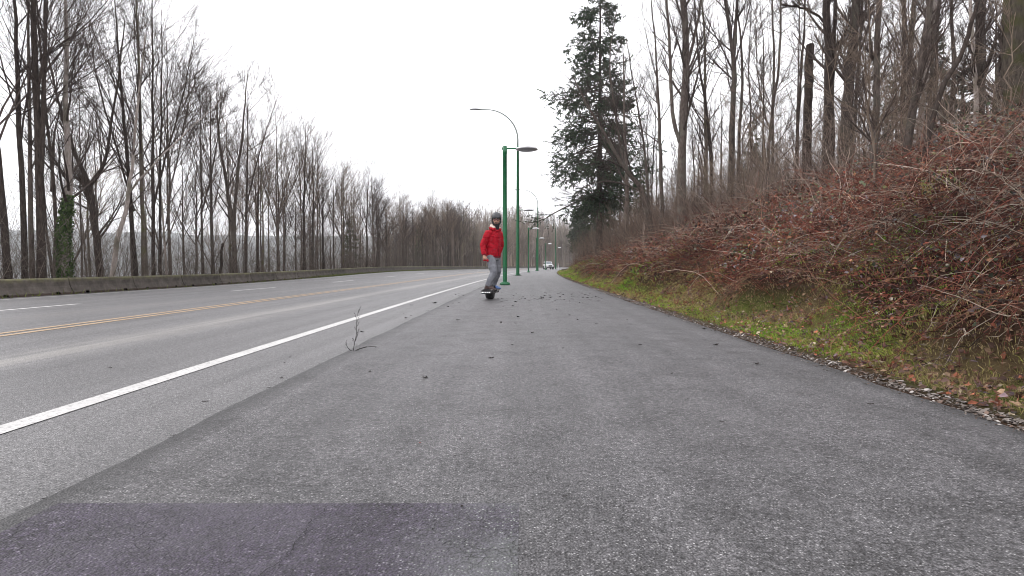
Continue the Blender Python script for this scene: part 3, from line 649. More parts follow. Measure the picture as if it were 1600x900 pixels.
hero([([(1522, 240), (1523, 150), (1520, 60), (1518, -60)], .21, .14)], 18, label='broad trunk left of the mossy one, upper right', seed=110, mt='bark_grey', group=RG, ratio=.22)
hero([([(1513, 230), (1517, 170), (1514, 110), (1505, 30), (1498, -60)], .085, .05)], 15.5, label='thin pale trunk in front of the broad trunk', seed=111, mt='bark_pale', group=RG, ratio=.2)
hero([([(1578, 230), (1574, 150), (1572, 70), (1570, -100)], .34, .26), ([(1573, 100), (1590, 40), (1602, -50)], .14, .08)], 13.5, label='very thick mossy trunk near the right edge of the photo', seed=112, mt='bark_moss', group=RG, ratio=.2)
hero([([(1606, 210), (1603, 130), (1600, 50), (1596, -100)], .25, .19)], 14.5, label='thick trunk cut by the right edge of the photo', seed=113, mt='bark_grey', group=RG, ratio=.2)
hero([([(1022, 345), (1005, 305), (975, 265), (945, 215), (915, 165), (895, 125)], .22, .04), ([(975, 265), (960, 180), (950, 100), (962, 20)], .1, .02), ([(1000, 300), (960, 285), (920, 290), (885, 315)], .07, .012), ([(1012, 320), (1006, 240), (990, 150), (975, 60)], .12, .02)], 31, label='old tree arching out to the left in front of the tall conifer', seed=114, mt='bark_grey', group=RG, ratio=.35)
hero([([(978, 360), (978, 280), (974, 200), (972, 90)], .24, .05)], 38, label='upright brown trunk right behind the arching tree', seed=115, mt='bark_grey', group=RG, ratio=.3)
hero([([(1036, 345), (1030, 250), (1026, 170), (1022, 90), (1010, -20)], .15, .03)], 29, label='slim trunk between the arching tree and the thick twin trunk', seed=116, mt='bark_grey', group=RG, ratio=.3)
hero([([(1112, 330), (1108, 250), (1100, 170), (1088, 100), (1080, 0)], .16, .04)], 30, label='slim brown trunk curving left behind the thick twin trunk', seed=117, mt='bark', group=RG, ratio=.3)
hero([([(1402, 260), (1405, 150), (1403, 50), (1400, -100)], .14, .08)], 22, label='dark straight trunk far behind the smooth leaning grey one', seed=118, mt='bark', group=RG, ratio=.22)
hero([([(1195, 300), (1200, 200), (1210, 120), (1213, 30), (1210, -90)], .075, .03), ([(1200, 210), (1180, 130), (1175, 40)], .04, .015)], 18, label='thin two stemmed tree just left of the dead limbless trunk', seed=119, mt='bark_grey', group=RG, ratio=.25)
hero([([(1240, 290), (1241, 180), (1248, 90), (1250, 20), (1246, -60)], .07, .03)], 22, label='thin leaning trunk tucked behind the dead limbless trunk', seed=120, mt='bark', group=RG, ratio=.25)
rprot = [tree_mesh(80+i, 15, .15, n=(17, 6, 5, 1), ratio=.30, ang1=(25, 60), t1=(.15, .97), up=.06, m_tr=('bark_grey', 'bark', 'bark_moss')[i % 3], wob=.9, twig=.005) for i in range(4)] + [tree_mesh(90+i, 15, .085, n=(15, 6, 5, 1), ratio=.25, ang1=(20, 60), t1=(.15, .97), up=.06, m_tr=('bark_grey', 'bark')[i % 2], wob=.8, twig=.005) for i in range(4)]
def rightlabel(X, Y):
    px = 800+900*X/Y; back = ', far back' if Y > 45 else ''
    for lim, t_ in ((1000, 'thin bare tree behind the tall ragged conifer'), (1060, 'thin bare tree left of the thick twin trunk'), (1140, 'thin bare tree right of the thick twin trunk'), (1200, 'thin bare tree between the dividing trunk and the thin two stemmed tree'), (1258, 'thin bare tree just left of the dead limbless trunk'), (1300, 'thin bare tree behind the dark double trunk'), (1360, 'thin bare tree between the dark double trunk and the slim banded one'), (1440, 'thin bare tree around the smooth leaning trunk'), (1520, 'thin bare tree between the diagonal trunk and the broad trunk')):
        if px < lim: return t_+back
    return 'thin bare tree behind the mossy trunk at the right edge'+back
rng = np.random.default_rng(55); done = []; k = 0; tries = 0
while k < 112 and tries < 5000:
    tries += 1
    Y = float(12+85*rng.random()**1.2); u = float(8.5+(24+Y*.25)*rng.random()**1.15); X = float(cx(Y))+u
    if X/Y > 1.15: continue
    if Y < 24 and u < 11: continue
    if u < 8.8+max(0, (Y-50))*.05: continue
    if any((X-a)**2+(Y-b)**2 < 2.2 for a, b in done): continue
    done.append((X, Y)); q = int(rng.integers(4)) if rng.random() < .22 else 4+int(rng.integers(4))
    place_tree(rprot[q], u, Y, rng.uniform(.7, 1.1), rng.uniform(0, 6.28), rightlabel(X, Y), group='background trees of the wood on the bank', zoff=-.1, hscale=rng.uniform(.75, 1.1)); k += 1
# leafless saplings leaning over the brambles
sp = [tree_mesh(130+i, 4.5, .028, n=(9, 6, 5, 0), ratio=.42, ang1=(20, 60), t1=(.15, .97), up=.05, m_tr='twig_warm', m_tw='twig_warm', wob=.9, sides=5, twig=.0035, lean=(.1, 0)) for i in range(3)]
for k in range(34):
    Y = float(10+48*rng.random()); u = float(6.2+5*rng.random())
    place_tree(sp[k % 3], u, Y, rng.uniform(.6, 1.2), rng.uniform(0, 6.28), 'leafless sapling in the brambles '+('on the nearest part of the bank' if Y < 20 else 'halfway along the bank' if Y < 38 else 'toward the far end of the bank'), 'sapling', 'sapling', 'saplings in the brambles', -.05)
# ------------------------------------------------------------------ ivy on the pale tree
def leaf_cards(C, D, Nn, Lh, Wd, fold=.25):
    """folded leaves: base, left, tip, right"""
    s_ = np.cross(D, Nn); s_ /= np.linalg.norm(s_, axis=1, keepdims=True)+1e-9
    L = Lh[:, None]; w = Wd[:, None]
    V = np.stack([C, C+D*L*.5+s_*w+Nn*w*fold, C+D*L, C+D*L*.5-s_*w+Nn*w*fold], 1).reshape(-1, 3)
    i = np.arange(len(C))[:, None]*4
    return V, np.concatenate([i+np.array([[0, 1, 2]]), i+np.array([[0, 2, 3]])])
def unit(v): return v/(np.linalg.norm(v, axis=-1, keepdims=True)+1e-9)
rng = np.random.default_rng(12)
P, R = ivy_c[0]; n = 2600; t_ = rng.random(n)**1.2*4.6+.8; i = t_.astype(int); f = (t_-i)[:, None]
c = P[i]*(1-f)+P[i+1]*f; a = rng.uniform(0, 6.28, n); rad = (.11+.07*rng.random(n))*np.interp(t_, [0, 3, 5.4], [1.5, 1.15, .75])
o_ = np.stack([np.cos(a), np.sin(a), 0*a], -1); c = c+o_*rad[:, None]
d = unit(rng.normal(size=(n, 3))*.5+np.array([0, 0, -.6])); nn = unit(o_+rng.normal(size=(n, 3))*.4)
V, F = leaf_cards(c, d, nn, rng.uniform(.05, .1, n), rng.uniform(.02, .04, n))
g = rng.random((n, 1)); cc = np.repeat(np.array((.022, .045, .015))*(1-g)+np.array((.09, .13, .045))*g, 4, 0)
link('ivy', npmesh('ivy', V, F, M['leaf'], cc, False), ivy_root)

# ------------------------------------------------------------------ brushwood behind the barrier and under the conifers
rng = np.random.default_rng(21); brush = Buf()
def stems(n, Yf, uf, Hf, r=.006, K=6, spread=.35, tone_=((.07, .055, .045), (.2, .165, .14)), up=.05, kids=4, base=None):
    Y = Yf(rng.random(n)); u = uf(rng.random(n), Y); p = W(u, Y, -.05); H = Hf(rng.random(n), Y)
    d = unit(np.concatenate([rng.normal(0, spread, (n, 2)), np.ones((n, 1))], 1)); pts = [p]
    for k in range(K-1): pts.append(pts[-1]+d*(H/(K-1))[:, None]); d = unit(d+rng.normal(0, .13, (n, 3))+np.array([0, 0, up]))
    P = np.stack(pts, 1); R = np.linspace(1, .3, K)[None]*(r*rng.uniform(.7, 1.8, n))[:, None]
    g = rng.random((n, 1)); c = np.array(tone_[0])*(1-g)+np.array(tone_[1])*g
    V, Q = tubes(P, R, 3); yield V, Q, np.repeat(c, K*3, 0)
    if kids:
        B = spawn(rng, P, R, kids, .2, 1, (20, 60), .45, 4, .03, .15, .6, .003, .5); V, Q = tubes(*B, 3); yield V, Q, np.repeat(np.repeat(c, kids, 0), 12, 0)
        B2 = spawn(rng, *B, 2, .2, 1, (20, 60), .6, 3, .03, .15, .6, .0025, .5); V, Q = tubes(*B2, 3); yield V, Q, np.repeat(np.repeat(c, kids*2, 0), 9, 0)
for t_ in stems(7000, lambda q: 3+135*q**1.6, lambda q, Y: -13.3-9*q**1.2, lambda q, Y: (1.1+2.3*q**1.3)*(1+Y*.006), tone_=((.05, .042, .036), (.17, .14, .12))): brush.add(*t_)
tag(link('brushwood', brush.build('brushwood', M['cane'])), kind='stuff')
brush = Buf()
for t_ in stems(3200, lambda q: 24+50*q, lambda q, Y: np.interp(Y, [24, 40, 50, 75], [5.6, 4.6, 4.2, 4.5])+7*q**1.3, lambda q, Y: .8+2.6*q**1.3, tone_=((.06, .042, .034), (.24, .18, .145))): brush.add(*t_)
for t_ in stems(2300, lambda q: 13+30*q, lambda q, Y: 6.8+5.5*q, lambda q, Y: .8+2.2*q**1.5, spread=.5, tone_=((.06, .042, .035), (.36, .28, .235)), up=-.02): brush.add(*t_)
tag(link('scrub_on_bank', brush.build('scrub_on_bank', M['cane'])), kind='stuff')

# ------------------------------------------------------------------ bramble thicket on the bank
rng = np.random.default_rng(31)
def sample_bank(n, ymin, ymax, umin, umax, pw=1.0):
    Y = np.exp(rng.uniform(np.log(ymin+3.2 if ymin > 3.5 else 1.4), np.log(ymax+3.2), n))-3.2 if pw == 1 else ymin+(ymax-ymin)*rng.random(n)**pw
    u = umin+(umax-umin)*rng.random(n); return u, Y
def canes(n, ymin, ymax, umin, umax, Lr, r0, cols, droop=.16, K=9, S=3, seedless=0, out=.3):
    u, Y = sample_bank(n, ymin, ymax, umin, umax)
    k = bram(u, Y) > .25+.5*rng.random(n)*.3; u, Y = u[k], Y[k]; n = len(u)
    p = W(u, Y, -.05); L = rng.uniform(*Lr, n)
    d = unit(rng.normal(0, 1, (n, 3))*np.array([.9, .9, .4])+np.array([-out, -.05, .6])); pts = [p]; dr = droop*rng.uniform(.3, 1.9, n)
    for i in range(K-1):
        pts.append(pts[-1]+d*(L/(K-1))[:, None]); d = d+rng.normal(0, .16, (n, 3)); d[:, 2] -= dr; d = unit(d)
    P = np.stack(pts, 1)
    g0 = gz(P[..., 0]-cx(P[..., 1]), P[..., 1])+.015; P[..., 2] = np.maximum(P[..., 2], g0+.05*rng.random(g0.shape))
    R = np.linspace(1, .35, K)[None]*(r0*rng.uniform(.6, 1.5, n))[:, None]
    ci = rng.choice(len(cols), n, p=np.array([c[1] for c in cols])/sum(c[1] for c in cols)); c = np.array([c[0] for c in cols])[ci]*rng.uniform(.4, 1.55, (n, 1)); tn = np.clip((fbm(u*.6, Y*.5, 121)-.47)*5, -1, 1)[:, None]; c = c*(1+.35*tn)*np.where(tn > 0, 1, np.array([.95, 1.05, 1.05])); hi_ = np.clip((u-6.5)/4, 0, 1)[:, None]*rng.random((n, 1)); c = c*(1-hi_*.6)+np.array((.36, .28, .23))*hi_*.6
    V, Q = tubes(P, R, S); return V, Q, np.repeat(c, K*S, 0), P, R
CC = [((.22, .066, .047), 5), ((.10, .034, .027), 7), ((.25, .125, .085), 3), ((.48, .36, .29), 1.8), ((.06, .042, .035), 4)]
bt = Buf()
for args in ((27000, 2.2, 14, 3.1, 13, (.4, 1.3), .0028), (21000, 9, 70, 3.1, 16, (.5, 1.6), .0048)):
    V, Q, c, P, R = canes(*args[:5], args[5], args[6], CC); bt.add(V, Q, c)
    B = spawn(rng, P[::2], R[::2], 2, .2, .95, (20, 70), .4, 5, -.06, .12, .6, .0018, .5)
    bt.add(*tubes(*B, 3), np.repeat(np.repeat(c[::27*2][:len(P[::2])] if False else c.reshape(len(P), -1, 3)[::2, 0], 2, 0), 15, 0))
V, Q, c, P, R = canes(6500, 3, 55, 4.6, 13, (.5, 2.2), .0042, [((.42, .33, .27), 4), ((.30, .2, .16), 3), ((.5, .42, .36), 1.5)], .15, 11, out=.1); bt.add(V, Q, c)
tag(link('bramble_canes', bt.build('bramble_canes', M['cane'])), kind='stuff')
def leaves(n, ymin, ymax, umin, umax, zr, size, cols, cond=None, flat=.5, name='bramble_leaves'):
    u, Y = sample_bank(n, ymin, ymax, umin, umax)
    k = (bram(u, Y) > .35) if cond is None else cond(u, Y); u, Y = u[k], Y[k]; n = len(u)
    c = W(u, Y); c[:, 2] += zr[0]+(zr[1]-zr[0])*rng.random(n)**1.5
    nn = unit(rng.normal(0, 1, (n, 3))+np.array([-.5, -.5, flat*2])); d = unit(np.cross(nn, rng.normal(0, 1, (n, 3))))
    s_ = size[0]+(size[1]-size[0])*rng.random(n)**1.5
    V, F = leaf_cards(c, d, nn, s_, s_*rng.uniform(.28, .45, n), .35)
    ci = rng.choice(len(cols), n, p=np.array([q[1] for q in cols])/sum(q[1] for q in cols)); cc = np.array([q[0] for q in cols])[ci]*rng.uniform(.35, 1.55, (n, 1))*(1+.5*np.clip((fbm(u*.6, Y*.5, 121)-.47)*5, -1, 1))[:, None]
    return V, F, np.repeat(cc, 4, 0)
LC = [((.17, .055, .036), 5), ((.06, .033, .026), 6), ((.21, .105, .06), 2), ((.08, .095, .06), 3), ((.13, .15, .07), 1.4), ((.17, .155, .165), 2), ((.32, .29, .23), .7), ((.27, .12, .08), .5)]
lb = Buf()
lb.add(*leaves(46000, 2.2, 13, 3.1, 13, (0, .55), (.02, .055), LC)); lb.add(*leaves(40000, 9, 70, 3.1, 15, (0, .7), (.035, .09), LC))
# patches where the bramble leaves are still green or purplish grey
lb.add(*leaves(26000, 2.5, 26, 4.2, 11, (.15, .6), (.03, .07), [((.075, .09, .065), 4), ((.15, .145, .155), 3), ((.14, .18, .07), 1.3), ((.24, .24, .18), .6)], cond=lambda u, Y: (fbm(u*.9, Y*.7, 61) > .49) & (bram(u, Y) > .6)))
tag(link('bramble_leaves', lb.build('bramble_leaves', M['leaf'], False)), kind='stuff')

# ------------------------------------------------------------------ verge: grass, fallen leaves, gravel
rng = np.random.default_rng(41); gb = Buf()
def grass(n, ymin, ymax, u0, u1, hr, wd, cond):
    u, Y = sample_bank(n, ymin, ymax, u0, u1); k = cond(u, Y); u, Y = u[k], Y[k]; n = len(u)
    tu = np.round(u*6+fbm(u*5, Y*5, 2)*2)/6; tY = np.round(Y*6+fbm(u*5, Y*5, 3)*2)/6      # tussocks
    w_ = .55*rng.random(n); u2 = u*(1-w_)+tu*w_; Y2 = Y*(1-w_)+tY*w_
    p = W(u2, Y2, -.01); h = rng.uniform(*hr, n)*(.5+fbm(u*2, Y*2, 71))
    ln = unit(np.stack([u2-tu, Y2-tY, 0*u2], -1)+rng.normal(0, .08, (n, 3)))*1.3+np.array([-.5, -.2, 0]); q = rng.uniform(.4, 1.5, n)[:, None]
    d1 = unit(np.array([0, 0, 1])+ln*q*.5); d2 = unit(np.array([0, 0, .55])+ln*q*1.5)
    s_ = unit(np.cross(d1, rng.normal(0, 1, (n, 3)))); w = (wd*rng.uniform(.6, 1.4, n))[:, None]
    m = p+d1*(h*.55)[:, None]; e = m+d2*(h*.5)[:, None]
    V = np.stack([p-s_*w, p+s_*w, m+s_*w*.8, m-s_*w*.8, e], 1).reshape(-1, 3); i = np.arange(n)[:, None]*5
    g = np.clip((fbm(u*.9, Y*.55, 81)-.32)*3.6+rng.normal(0, .2, n), 0, 1)[:, None]
    straw = np.array((.38, .30, .16)); olive = np.array((.33, .37, .08)); green = np.array((.19, .41, .035))
    c = np.where(g < .5, straw*(1-2*g)+olive*2*g, olive*(2-2*g)+green*(2*g-1))*rng.uniform(.4, 1.45, (n, 1))
    gb.add(V, [i+np.array([[0, 1, 2, 3]]), i+np.array([[3, 2, 4]])], np.repeat(c, 5, 0))
edgef = lambda u, Y: (u > 2.44+.14*fbm(Y*3, u, 91)) & (rng.random(len(u)) < (.6+2.2*np.clip(fbm(u*1.3, Y*.9, 95)-.38, 0, 1)*2)*(1-.75*bram(u, Y)))
grass(290000, 2.2, 14, 2.42, 5.2, (.025, .10), .0019, edgef)
grass(80000, 9, 45, 2.4, 5.4, (.05, .14), .005, edgef)
grass(42000, 38, 130, 2.3, 9, (.10, .26), .014, lambda u, Y: (u > 2.4) & (rng.random(len(u)) < .9))
# a few straw tussocks inside the brambles
grass(9000, 5, 30, 4.5, 8, (.12, .3), .003, lambda u, Y: fbm(u*1.1, Y*.8, 99) > .62)
tag(link('grass', gb.build('grass', M['grass'], False)), kind='stuff')

def maple(n, ymin, ymax, u0, u1, size, cols, zr=.03, cond=None):
    """five lobed fallen leaves, curled"""
    u, Y = sample_bank(n, ymin, ymax, u0, u1)
    if cond is not None: k = cond(u, Y); u, Y = u[k], Y[k]
    n = len(u); a = np.linspace(0, 2*np.pi, 11)[:-1]; rad = np.array([1, .42, .95, .4, .7, .22, .7, .4, .95, .42])
    T = np.stack([np.cos(a)*rad, np.sin(a)*rad, 0*a], -1); T = np.concatenate([[[0, 0, 0]], T])*.5
    s_ = size[0]+(size[1]-size[0])*rng.random(n)**1.4; curl = rng.uniform(.3, 2.6, n)
    V = np.repeat(T[None], n, 0)*s_[:, None, None]; rr_ = np.linalg.norm(V, axis=2)
    V[..., 2] = (rr_**2)/s_[:, None]*curl[:, None]*1.2*(1+.6*np.sin(np.arange(11)*2.1+rng.uniform(0, 6, n)[:, None]))
    nn = unit(np.array([0, 0, 1.])+rng.normal(0, .45, (n, 3))); x = unit(np.cross(nn, rng.normal(0, 1, (n, 3)))); y_ = np.cross(nn, x)
    V = V[..., :1]*x[:, None]+V[..., 1:2]*y_[:, None]+V[..., 2:3]*nn[:, None]+(W(u, Y)+np.stack([0*u, 0*u, zr*rng.random(n)+.004], -1))[:, None]
    i = np.arange(n)[:, None, None]*11; j = np.arange(10); F = (i+np.stack([0*j, 1+j, 1+(j+1) % 10], -1)[None]).reshape(-1, 3)
    ci = rng.choice(len(cols), n); cc = np.array(cols)[ci]*rng.uniform(.7, 1.3, (n, 1)); return V.reshape(-1, 3), F, np.repeat(cc, 11, 0)
LV = [(.28, .11, .07), (.19, .075, .055), (.30, .15, .09), (.12, .06, .05), (.16, .09, .07), (.18, .11, .11)]
fl = Buf()
lit = lambda u, Y: fbm(u*1.2, Y*.8, 97) > .34
fl.add(*maple(5200, 2.3, 16, 2.5, 5.6, (.025, .085), LV, cond=lit)); fl.add(*maple(4200, 10, 50, 2.5, 6.2, (.06, .15), LV, cond=lit)); fl.add(*maple(1500, 3, 30, 4.5, 10, (.05, .12), LV, .5, cond=lambda u, Y: bram(u, Y) > .4))
sv = leaves(42000, 2.2, 16, 2.45, 5.4, (0, .05), (.018, .06), [((.20, .10, .07), 4), ((.13, .08, .065), 4), ((.17, .12, .13), 2), ((.30, .2, .13), 2), ((.42, .34, .24), .7), ((.34, .12, .07), 1)], cond=lambda u, Y: (fbm(u*1.5, Y*1.1, 131) > .28) & (rng.random(len(u)) < .8), flat=1.2); fl.add(*sv)
sv = leaves(16000, 12, 60, 2.5, 6, (0, .04), (.03, .07), [((.20, .10, .07), 4), ((.13, .08, .065), 4), ((.30, .2, .13), 2)], cond=lambda u, Y: fbm(u*1.5, Y*1.1, 131) > .45, flat=1.2); fl.add(*sv)
tag(link('leaf_litter', fl.build('leaf_litter', M['leaf'], False)), kind='stuff')

rng = np.random.default_rng(51); gv = Buf()
ico = bpy.data.meshes.new('tmp'); bm = bmesh.new(); bmesh.ops.create_icosphere(bm, subdivisions=1, radius=1)
IV = np.array([v_.co[:] for v_ in bm.verts]); IF = np.array([[v_.index for v_ in f_.verts] for f_ in bm.faces]); bm.free(); bpy.data.meshes.remove(ico)
def stones(n, ymin, ymax, mean, sd_, size, dz=0):
    Y = np.exp(rng.uniform(np.log(ymin if ymin > 3.5 else .9), np.log(ymax+1.5), n))-1.5; u = mean+rng.normal(0, sd_, n)*(.7+.6*fbm(Y*2, Y*0, 44)); k = (u > 2.18) & (u < 2.95); u, Y = u[k], Y[k]; n = len(u)
    s_ = size[0]+(size[1]-size[0])*rng.random(n)**3
    sc = np.stack([s_*rng.uniform(.7, 1.5, n), s_*rng.uniform(.5, 1, n), s_*rng.uniform(.2, .5, n)], -1)
    V = IV[None]*sc[:, None]*(1+rng.normal(0, .16, (n, 12, 3))); a = rng.uniform(0, 6.28, n); tl = rng.normal(0, .3, n)
    x = V[..., 0]*np.cos(a)[:, None]-V[..., 1]*np.sin(a)[:, None]; y_ = V[..., 0]*np.sin(a)[:, None]+V[..., 1]*np.cos(a)[:, None]
    V = np.stack([x, y_, V[..., 2]+x*tl[:, None]], -1)+(W(u, Y)+np.stack([0*u, 0*u, np.where(u < 2.30, .02, .006)+sc[:, 2]*.4], -1))[:, None]
    base = np.array([(.20, .175, .16), (.13, .11, .098), (.07, .057, .05), (.36, .33, .31), (.12, .08, .062), (.04, .032, .028)]); ci = rng.choice(6, n, p=[.22, .22, .2, .08, .14, .14])
    F = (np.arange(n)[:, None, None]*12+IF[None]).reshape(-1, 3)
    gv.add(V.reshape(-1, 3), F, np.repeat(base[ci]*rng.uniform(.75, 1.25, (n, 1)), 12, 0))
stones(7000, 2.2, 16, 2.37, .055, (.004, .018)); stones(2600, 12, 60, 2.37, .06, (.008, .026)); stones(120, 2.4, 9, 2.38, .05, (.014, .028))
stones(1500, 2.2, 9, 2.24, .05, (.003, .008))
tag(link('gravel', gv.build('gravel', M['stone'], False)), kind='stuff')
# moss and weeds in the dirt along the barrier
rng = np.random.default_rng(61); wd = Buf(); n = 5200
Y = np.concatenate([rng.normal(60, 9, 2600), rng.normal(37, 3, 1300), rng.uniform(8, 120, 1300)]).clip(4, 140); u = rng.normal(-12.28, .07, n)
p = np.stack([cx(Y)+u, Y, zroad(u, Y)], -1); d = unit(rng.normal(0, .6, (n, 3))+np.array([0, 0, 1])); h = rng.uniform(.05, .2, n)[:, None]; s_ = unit(np.cross(d, rng.normal(0, 1, (n, 3))))*.012
wd.add(np.stack([p-s_, p+s_, p+d*h], 1).reshape(-1, 3), np.arange(n*3).reshape(-1, 3), np.repeat(np.array([(.13, .15, .05)])*rng.uniform(.5, 1.4, (n, 1)), 3, 0))
tag(link('verge_weeds', wd.build('verge_weeds', M['grass'], False)), kind='stuff')
# ------------------------------------------------------------------ lamps
def painted(name, c, rough=.38):
    m = mat(name, c, rough, spec=.5); t = NT(m); v = t.coord('Object')
    t.base(t.mix(1.0, c, t.ramp(t.noise(v, 7, 4, .6), [(.3, .75), (.7, 1.15)]), 'MULTIPLY')); t.bump(t.noise(v, 60, 2), .12, .003); return m
M['green'] = painted('green_lamp_paint', (.003, .12, .04)); M['green_dark'] = painted('dark_green_lamp_paint', (.01, .075, .045))
M['galv'] = painted('galvanised_steel', (.20, .22, .21), .5); M['galv'].node_tree.nodes['Principled BSDF'].inputs['Metallic'].default_value = .4
M['lampwhite'] = painted('pale_lamp_shell', (.62, .62, .64), .35); M['lens'] = mat('lamp_lens', (.32, .31, .34), .3)
M['plate'] = painted('steel_base_plate', (.13, .12, .12), .7)
def path_lamp(parts=None):
    out = []
    b = Buf(); b.lathe([(0, .0), (.235, 0), (.235, .012), (0, .012)], 28); out.append(('ground_plate', b.build('ground_plate', M['plate'], False)))
    b = Buf(); b.lathe([(0, .012), (.2, .012), (.205, .03), (.205, .07), (.19, .088), (.155, .095), (.15, .105), (.15, .122), (.13, .13), (.085, .132), (0, .132)], 32)
    out.append(('base', b.build('base', M['green'], True)))
    b = Buf(); b.lathe([(.081, .13), (.08, 2.6), (.078, 5.15), (.086, 5.155), (.086, 5.33), (.08, 5.335), (.08, 5.44), (.074, 5.455), (0, 5.46)], 24); out.append(('pole', b.build('pole', M['green'])))
    b = Buf(); b.box((.0, -.082, .62), (.09, .012, .2)); out.append(('hand_hole_cover', b.build('hand_hole_cover', M['green_dark'], False)))
    b = Buf(); b.tube([(.05, 0, 5.36), (.3, 0, 5.365), (.5, 0, 5.36)], [.032, .032, .034], 12); b.tube([(-.115, 0, 5.36), (-.06, 0, 5.36)], .05, 12); out.append(('arm', b.build('arm', M['green'])))
    b = Buf(); a = np.linspace(0, 1, 12); pr = [(.43*math.sin(x*math.pi/2), .052+.135*math.cos(x*math.pi/2)-.052) for x in a]; b.lathe(pr+[(.435, -.012), (.40, -.02)], 36, loc=(.86, 0, 5.33)); out.append(('lamp_shell', b.build('lamp_shell', M['lampwhite'])))
    b = Buf(); b.lathe([(.40, -.018), (.34, -.04), (.2, -.055), (0, -.06)], 36, loc=(.86, 0, 5.33)); out.append(('lamp_lens', b.build('lamp_lens', M['lens'])))
    return out
pl = path_lamp()
PL = [('nearest green path lamp, its pole just right of the rider', 22.8, -.28), ('second green path lamp, its pole almost hidden by the first tall street lamp', 47.5, .50), ('third green path lamp, standing clear between the two tall street lamps', 70.5, 2.02), ('fourth green path lamp, its pole behind the second tall street lamp', 95, 4.05), ('fifth green path lamp, in front of the oncoming white car', 119, 6.95), ('sixth green path lamp, right beside the third tall street lamp', 143, 10.9), ('seventh and farthest green path lamp at the bend', 180, 20.0)]
for lb, Y, X in PL:
    r = empty('path_lamp', (X, Y, .018), 0, 1, lb, 'street lamp', 'low green path lamps')
    for nm, me in pl: link(nm, me, r)
def tall_lamp():
    out = []
    b = Buf(); b.lathe([(0, 0), (.36, 0), (.36, .015), (0, .015)], 24); out.append(('ground_plate', b.build('ground_plate', M['plate'], False)))
    b = Buf(); b.lathe([(.0, .015), (.21, .015), (.21, .05), (.14, .07)], 24); out.append(('base', b.build('base', M['green'])))
    b = Buf(); b.lathe([(.13, .05), (.115, 4), (.09, 9.98), (.1, 9.985), (.1, 10.12), (.065, 10.2), (0, 10.21)], 20); out.append(('pole', b.build('pole', M['green'])))
    a = np.linspace(0, math.pi/2, 18); P = [(-2.45+2.45*math.cos(x), 0, 10.1+.55+2.35*math.sin(x)) for x in a]; P = [(0, 0, 10.1)]+P+[(-2.95, 0, 13.02)]
    b = Buf(); b.tube(P, np.linspace(.062, .036, len(P)), 10); out.append(('arm', b.build('arm', M['galv'])))
    b = Buf(); b.ell((-3.35, 0, 13.03), (.46, .16, .06), nu=20); b.tube([(-2.85, 0, 13.02), (-3.05, 0, 13.03)], [.045, .06], 10); out.append(('lamp_head', b.build('lamp_head', M['galv'])))
    b = Buf(); b.ell((-3.42, 0, 12.985), (.3, .12, .035), nu=16); out.append(('lamp_lens', b.build('lamp_lens', M['lens'])))
    return out
tl = tall_lamp()
for lb, Y, X in (('first tall street lamp with curved arm, beyond the nearest path lamp', 45.6, .456), ('second tall street lamp with curved arm, right of the third path lamp', 93, 4.15), ('third tall street lamp, standing right of the white car', 140, 10.6), ('fourth and farthest tall street lamp near the bend', 188, 21.9)):
    r = empty('street_lamp', (X, Y, .018), 0, 1, lb, 'street lamp', 'tall curved arm street lamps')
    for nm, me in tl: link(nm, me, r)

# ------------------------------------------------------------------ rider's one wheeled board
BX, BY, BZ = -.495, 13.0, .018
M['rubber'] = mat('tyre_rubber', (.012, .012, .013), .75); t = NT(M['rubber']); t.bump(t.noise(t.coord('Object'), 90, 2), .5, .004)
M['blackplastic'] = mat('black_plastic', (.02, .02, .022), .45); M['grip'] = mat('grip_tape', (.025, .024, .026), .95)
M['led'] = mat('white_led', (.9, .9, .9), .3, emit=1.6); M['alu'] = mat('dark_rail_metal', (.08, .075, .08), .35, metal=.6)
br = empty('one_wheel_board', (BX, BY, BZ), R_(169), 1, 'black one wheeled electric board with a lit row of white lights under the rider', 'electric board')
b = Buf(); b.lathe([(.10, -.075), (.125, -.082), (.137, -.066), (.143, -.03), (.144, 0), (.143, .03), (.137, .066), (.125, .082), (.10, .075)], 40)
V = b.V[0]; b.V[0] = np.stack([V[:, 2], V[:, 0], V[:, 1]+.144], -1); b.obj('tyre', M['rubber'], br)
b = Buf(); b.lathe([(0, -.07), (.1, -.074), (.1, .074), (0, .07)], 24); V = b.V[0]; b.V[0] = np.stack([V[:, 2], V[:, 0], V[:, 1]+.144], -1); b.obj('hub', M['alu'], br)
for s in (-1, 1):
    b = Buf(); Pp = smooth_path([(s*.105, -.37, .20), (s*.112, -.2, .165), (s*.112, 0, .15), (s*.112, .2, .165), (s*.105, .37, .20)], 12); b.tube(Pp, .018, 8); b.obj('rail', M['alu'], br)
def pad(y0, y1, z0, z1):
    b = Buf(); n_ = 8; ys = np.linspace(y0, y1, n_); zs = np.interp(ys, sorted((y0, y1)), (z0, z1) if y0 < y1 else (z1, z0)); w_ = np.array([.105]*5+[.10, .088, .06])
    V = []
    for yy_, zz_, ww in zip(ys, zs, w_):
        V += [(-ww, yy_, zz_), (-ww*.6, yy_, zz_+.008), (ww*.6, yy_, zz_+.008), (ww, yy_, zz_), (ww, yy_, zz_-.045), (-ww, yy_, zz_-.045)]
    V = np.array(V); i = np.arange(n_-1)[:, None]*6; j = np.arange(6)[None]; j2 = (j+1) % 6
    b.add(V, [np.stack([i+j, i+j2, i+6+j2, i+6+j], -1).reshape(-1, 4), np.array([[0, 1, 2, 3, 4, 5]]), np.array([[5, 4, 3, 2, 1, 0]])+(n_-1)*6]); return b
pad(.155, .39, .205, .235).obj('front_foot_pad', M['grip'], br, False); pad(-.155, -.39, .205, .235).obj('rear_foot_pad', M['grip'], br, False)
